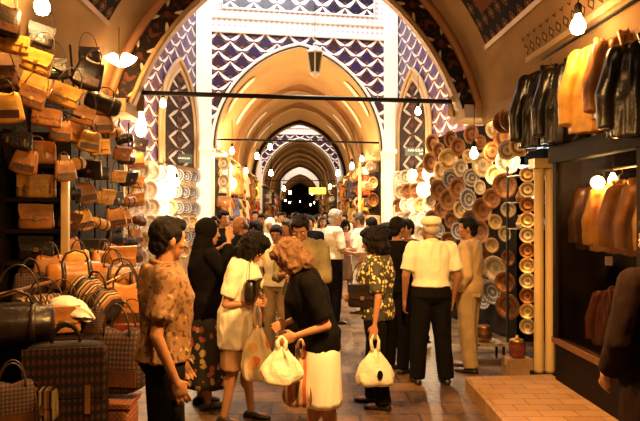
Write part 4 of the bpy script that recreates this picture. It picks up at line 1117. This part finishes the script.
bagp = floral('printed plastic', (.72, .56, .34), [(.7, .16, .04), (.7, .38, .15)], 9, .45); bagst = stripes('striped plastic', [(.55, .36, .2), (.4, .10, .05), (.6, .42, .25), (.16, .07, .05)], 40, 0, .45, wob=.5)
P1 = person('man in a brown patterned short-sleeved shirt and dark trousers standing at the bag stall', at(164, 3.45), -68, 1.73, .96, nod=10, turn=14,
    arms={1: ((.245, -.08, 1.10), (.235, .02, .86)), -1: ((-.24, .02, 1.1), (-.2, .12, .88))}, top=dict(mat=shirt_fl, sleeve=.72, hem=.93, ex=.042, wr=.012, collar=1), bottom=dict(mat=navy, ex=.02), hair=('short', hairk), skin=skind)
P2 = person('woman in long black clothes with a floral hem, hand raised to her face', at(206, 5.5), -62, 1.70, 1.1, nod=8, female=True,
    arms={1: ((.23, .12, 1.20), (.06, .20, 1.52)), -1: ((-.22, .05, 1.12), (-.08, .22, 1.1))}, top=dict(mat=black, sleeve=1.85, hem=.75, ex=.04), bottom=dict(kind='skirt', mat=skirtfl, hem=.22, flare=.08), hair=('scarf', black))
P3 = person('dark-haired woman in a white short-sleeved shirt and tan shorts, looking down at her hands', at(237, 5.12), -104, 1.61, 1.02, nod=40, lean=9, female=True,
    arms={1: ((.235, -.02, 1.08), (.12, .17, 1.08)), -1: ((-.235, .0, 1.09), (-.04, .19, 1.11))}, legs={1: ((.10, .0, .48), (.11, -.08, .08)), -1: ((-.09, .05, .48), (-.10, .10, .08))},
    top=dict(mat=whc, sleeve=.78, hem=.68, ex=.045, flare=.01, wr=.011, collar=1), bottom=dict(kind='shorts', mat=tanc, len=.98, ex=.02), hair=('bob', hairk))
P4 = person('fair-haired woman in a black top and white skirt, head bent over her shopping', at(320, 4.3), 100, 1.60, 1.06, nod=42, lean=17, female=True,
    arms={-1: ((-.24, .0, 1.07), (-.20, .21, 1.0)), 1: ((.22, .02, 1.1), (.10, .24, 1.04))}, legs={1: ((.09, .03, .48), (.10, .04, .08)), -1: ((-.09, -.02, .48), (-.10, -.10, .08))},
    top=dict(mat=black, sleeve=.85, hem=.86, ex=.035, wr=.009), bottom=dict(kind='skirt', mat=whs, hem=.45, flare=.02), hair=('bob', hairf))
P5 = person('young dark-haired man in an olive shirt looking down, behind the fair-haired woman', at(303, 6.0), 168, 1.76, 1.0, nod=36, lean=3,
    arms={1: ((.235, .06, 1.10), (.10, .28, 1.14)), -1: ((-.235, .06, 1.10), (-.04, .27, 1.10))}, top=dict(mat=greens, sleeve=1.3, hem=.92, ex=.035, wr=.011), bottom=dict(mat=navy), hair=('short', hairk), skin=skind)
P6 = person('dark-haired woman in a yellow floral blouse and dark trousers, seen from the side', at(377, 5.5), 72, 1.61, 1.08, nod=16, female=True,
    arms={-1: ((-.25, -.06, 1.09), (-.27, -.03, .84)), 1: ((.22, .05, 1.1), (.14, .22, 1.05))}, legs={1: ((.09, .05, .48), (.10, .06, .08)), -1: ((-.09, -.01, .48), (-.10, -.08, .08))},
    top=dict(mat=blouse, sleeve=.85, hem=.86, ex=.045, wr=.01), bottom=dict(mat=navy, ex=.025), hair=('bob', hairk))
P7 = person('man in a dark shirt talking across to the man in the white cap', at(397, 6.7), -48, 1.70, 1.0, nod=5, top=dict(mat=black, sleeve=1.8, hem=.9, ex=.03), bottom=dict(mat=navy), hair=('short', hairk), skin=skind, voxel=.009)
P8 = person('man in a white flat cap and cream short-sleeved shirt seen from behind', at(431, 6.25), 6, 1.72, 1.12, nod=2, turn=10,
    arms={1: ((.275, -.03, 1.11), (.25, .04, .86)), -1: ((-.275, -.03, 1.11), (-.27, .03, .86))}, legs={1: ((.12, .0, .48), (.15, -.03, .08)), -1: ((-.12, .01, .48), (-.15, .0, .08))},
    top=dict(mat=whc, sleeve=.8, hem=1.0, ex=.035, wr=.009, collar=1), bottom=dict(mat=navy, ex=.028), hair=('bald', hairg), cap=whc, skin=skind)
P9 = person('man in a beige jacket and khaki trousers, hand in pocket, beside the copper stall', at(469, 6.75), 58, 1.70, 1.0, nod=6, turn=15,
    arms={-1: ((-.25, -.05, 1.10), (-.20, .06, .90)), 1: ((.25, -.05, 1.1), (.22, .04, .88))}, legs={1: ((.10, .02, .48), (.12, .03, .08)), -1: ((-.10, .0, .48), (-.12, -.06, .08))},
    top=dict(name='jacket', mat=beige, sleeve=1.9, hem=.84, ex=.04, wr=.009, collar=1), bottom=dict(mat=khaki, ex=.03), hair=('short', hairk), skin=skind)
P10 = person('white-haired man in a white shirt and dark trousers in the bright middle of the aisle', at(334, 9.6), -70, 1.80, 1.0, nod=10, arms={1: ((.24, .03, 1.10), (.15, .27, 1.05)), -1: ((-.24, .03, 1.1), (-.1, .27, 1.1))},
    top=dict(mat=cl['white'], sleeve=.9, hem=.98, ex=.035), bottom=dict(mat=navy), hair=('short', hairg), voxel=.009)
P11 = person('person dressed all in white facing the white-haired man', at(360, 10.6), 75, 1.74, 1.0, nod=10, arms={1: ((.24, .03, 1.10), (.15, .25, 1.0)), -1: ((-.24, .03, 1.1), (-.1, .25, 1.0))},
    top=dict(mat=cl['white'], sleeve=1.5, hem=.84, ex=.04), bottom=dict(mat=cl['white'], ex=.03), hair=('short', hairb), skin=skind, voxel=.009)
P12 = person('bald man in a dark jacket facing left behind the woman in the white shirt', at(241, 7.9), 115, 1.72, 1.05, nod=4, top=dict(name='jacket', mat=black, sleeve=1.9, hem=.85, ex=.035, collar=1), bottom=dict(mat=navy), hair=('bald', hairb), skin=skind, voxel=.009)
P13 = person('boy with dark hair in a pale yellow shirt walking towards the camera', at(277, 7.6), 170, 1.60, 1.0, nod=18, top=dict(mat=whc, sleeve=.8, hem=.9, ex=.035), bottom=dict(mat=khaki), hair=('short', hairk), skin=skind, voxel=.009)
P14 = person('man in a dark brown coat cut off by the right edge, close to the camera', at(662, 3.1), 20, 1.74, 1.15, nod=6, arms={1: ((.25, .0, 1.10), (.2, .15, .9)), -1: ((-.25, .02, 1.10), (-.17, .17, .9))}, top=dict(name='coat', mat=mat('coat cloth', (.014, .006, .004), .9, spec=.1), sleeve=1.9, hem=.62, ex=.045), bottom=dict(mat=navy, ex=.03), hair=('short', hairk), skin=skind, voxel=.009)
for k_, (x_, y_, z_) in enumerate([(-1.5, 62, 3.0), (1.5, 64, 2.8), (-1.2, 70, 2.9), (1.3, 74, 2.7), (0, 80, 3.2)]): bulb((x_, y_, z_), 90, 'tiny light in the farthest vault, %s from the near side' % ORD[k_], c=W, sc=1.7, cord=1)
# glasses
gs = MB(); s9 = P9['_s']
# carried things
h3 = hand(P3, (.10, .25, 1.08)); h4 = hand(P4, (-.19, .29, .98)); h6 = hand(P6, (-.275, -.01, .745))
sack('plastic_bag', 'orange and white printed carrier bag held by the woman in the white shirt', 'shopping bag', (h3.x-.02, h3.y-.06, h3.z+.0), .27, .46, .18, bagp, .1, seed=3)
sack('plastic_bag', 'white plastic carrier bag held by the fair-haired woman', 'shopping bag', (h4.x-.03, h4.y-.03, h4.z+.02), .29, .26, .17, bagw, .1, seed=5, hh=.07)
sack('plastic_bag', 'striped carrier bag hanging behind the white one by the fair-haired woman', 'shopping bag', (h4.x+.10, h4.y+.12, h4.z-.03), .24, .36, .16, bagst, -.1, seed=8, hh=.1)
sack('plastic_bag', 'white plastic carrier bag hanging from the hand of the woman in the floral blouse', 'shopping bag', (h6.x+.02, h6.y-.01, h6.z+.02), .34, .32, .2, bagw, 0, seed=9, hh=.14)
sb = bag(SAT, (0, 0, 0), math.radians(80), 'dark', 'black shoulder bag held against the chest of the woman in the white shirt', None, .75); q3 = hand(P3, (.12, .15, 1.10)); sb.location = (q3.x+.03, q3.y, q3.z)
sb = bag(SAT, (0, 0, 0), math.radians(-15), 'dark', 'black shoulder bag at the waist of the woman in the floral blouse', None, .85); q6 = hand(P6, (-.16, .10, .98)); sb.location = (q6.x, q6.y-.02, q6.z)
mk = [o for o in bpy.data.objects if o.name.startswith('plastic_bag')][-1]
MB().lathe([(.001, 0), (.04, 0), (.042, .004), (.001, .004)], 14, Matrix.Translation((.03, -.112, -.34)) @ Matrix.Rotation(PI/2, 4, 'X') @ Matrix.Scale(.6, 4, (1, 0, 0))).obj('printed_mark', black, mk)
wp = mat('paper', (.8, .72, .55), .8, bmp=0)
# ------------------------------------------------------------ the crowd
def crowd(lbl, H, hr, top_, bot, rz, fem=False, **kw): return person(lbl, (0, 0), rz, H, 1.0, nod=8, top=dict(mat=top_, sleeve=.8, hem=.92, ex=.035), bottom=bot, hair=hr, voxel=.012, female=fem, **kw)
random.seed(4)
protos = [crowd('', 1.70, ('short', hairk), whc, dict(mat=navy), 0, legs={1: ((.09, .12, .48), (.10, .12, .08)), -1: ((-.09, .0, .48), (-.10, -.22, .12))}),
          crowd('', 1.62, ('bob', hairk), cl['red'], dict(kind='skirt', mat=cl['brown'], hem=.4), 0, True),
          crowd('', 1.74, ('short', hairk), cl['brown'], dict(mat=khaki), 0, arms={1: ((.24, .03, 1.1), (.15, .22, 1.2)), -1: ((-.24, .0, 1.1), (-.2, .1, .86))}),
          crowd('', 1.60, ('scarf', cl['white']), cl['grey'], dict(kind='skirt', mat=black, hem=.3), 0, True),
          crowd('', 1.64, ('long', hairb), cl['pink'], dict(mat=navy), 0, True, arms={1: ((.22, -.05, 1.1), (.22, .0, .86)), -1: ((-.22, .05, 1.1), (-.1, .22, 1.1))})]
HN = ['short-haired man walking', 'dark bob-haired woman in a skirt', 'man with one arm raised', 'headscarfed woman', 'long-haired woman']
hairs = [{}, {}, {}, {}, {}]
spots = [(256, 9.4, 1, 'black', 150), (270, 10.5, 3, 'white', 190), (288, 9.2, 4, 'orange', 160), (262, 12, 0, 'yellow', 180), (223, 9.2, 2, 'black', 200), (372, 9.3, 0, 'white', 20), (388, 8.6, 1, 'black', 100), (345, 12.5, 1, 'pink', 180),
         (296, 12.2, 0, 'brown', 0), (310, 10.2, 2, 'black', 170), (322, 12.8, 4, 'white', 190), (246, 13, 4, 'red', 120), (281, 14.5, 0, 'white', 170), (300, 15.5, 3, 'grey', 180), (318, 16, 0, 'yellow', 10), (336, 14.8, 2, 'brown', 200),
         (268, 17, 1, 'orange', 180), (290, 19, 0, 'white', 0), (307, 20, 4, 'pink', 170), (325, 21, 2, 'black', 190), (345, 18, 0, 'white', 160), (255, 15.5, 2, 'yellow', 170), (276, 23, 3, 'white', 180), (298, 25, 0, 'brown', 0), (314, 27, 1, 'red', 180), (333, 25, 0, 'white', 180),
         (285, 30, 0, 'yellow', 180), (305, 32, 4, 'white', 0), (320, 35, 0, 'brown', 180), (292, 38, 2, 'grey', 180), (310, 42, 0, 'white', 0), (298, 47, 1, 'black', 180), (234, 10.5, 4, 'white', 140), (408, 7.9, 0, 'brown', 130), (362, 13.5, 3, 'brown', 190), (214, 11.5, 0, 'brown', 170)]
srt = sorted(spots, key=lambda s: s[1])
allord = ORD+['sixteenth', 'seventeenth', 'eighteenth', 'nineteenth', 'twentieth']+['twenty-'+o for o in ORD[:9]]+['thirtieth']+['thirty-'+o for o in ORD[:9]]
for i, (px, d, p, c, rz) in enumerate(srt):
    x, y = at(px, d); x = max(-1.75, min(1.75, x)) if y > 15 else x
    place(protos[p], (x, y, 0), (0, 0, math.radians(rz+random.uniform(-20, 20))), random.uniform(.97, 1.04), '%s with a %s top, %s nearest of the distant shoppers' % (HN[p], c, allord[i]), 'shoppers in the distant crowd', {'shirt': cl[c]})
# ------------------------------------------------------------ camera
cam = bpy.data.cameras.new('camera'); co = bpy.data.objects.new('camera', cam); COL.objects.link(co)
co.location = (0, 0, CAMZ); co.rotation_euler = (PI/2, 0, 0)
cam.sensor_width = 36; cam.lens = 600/640*36; cam.shift_x = 20/640; cam.shift_y = 1.5/640
cam.clip_start = .05; cam.clip_end = 300
SC.camera = co
SC.view_settings.view_transform = 'Standard'; SC.view_settings.look = 'None'; SC.view_settings.gamma = 1; SC.view_settings.use_curve_mapping = False
SC.view_settings.exposure = 0.55
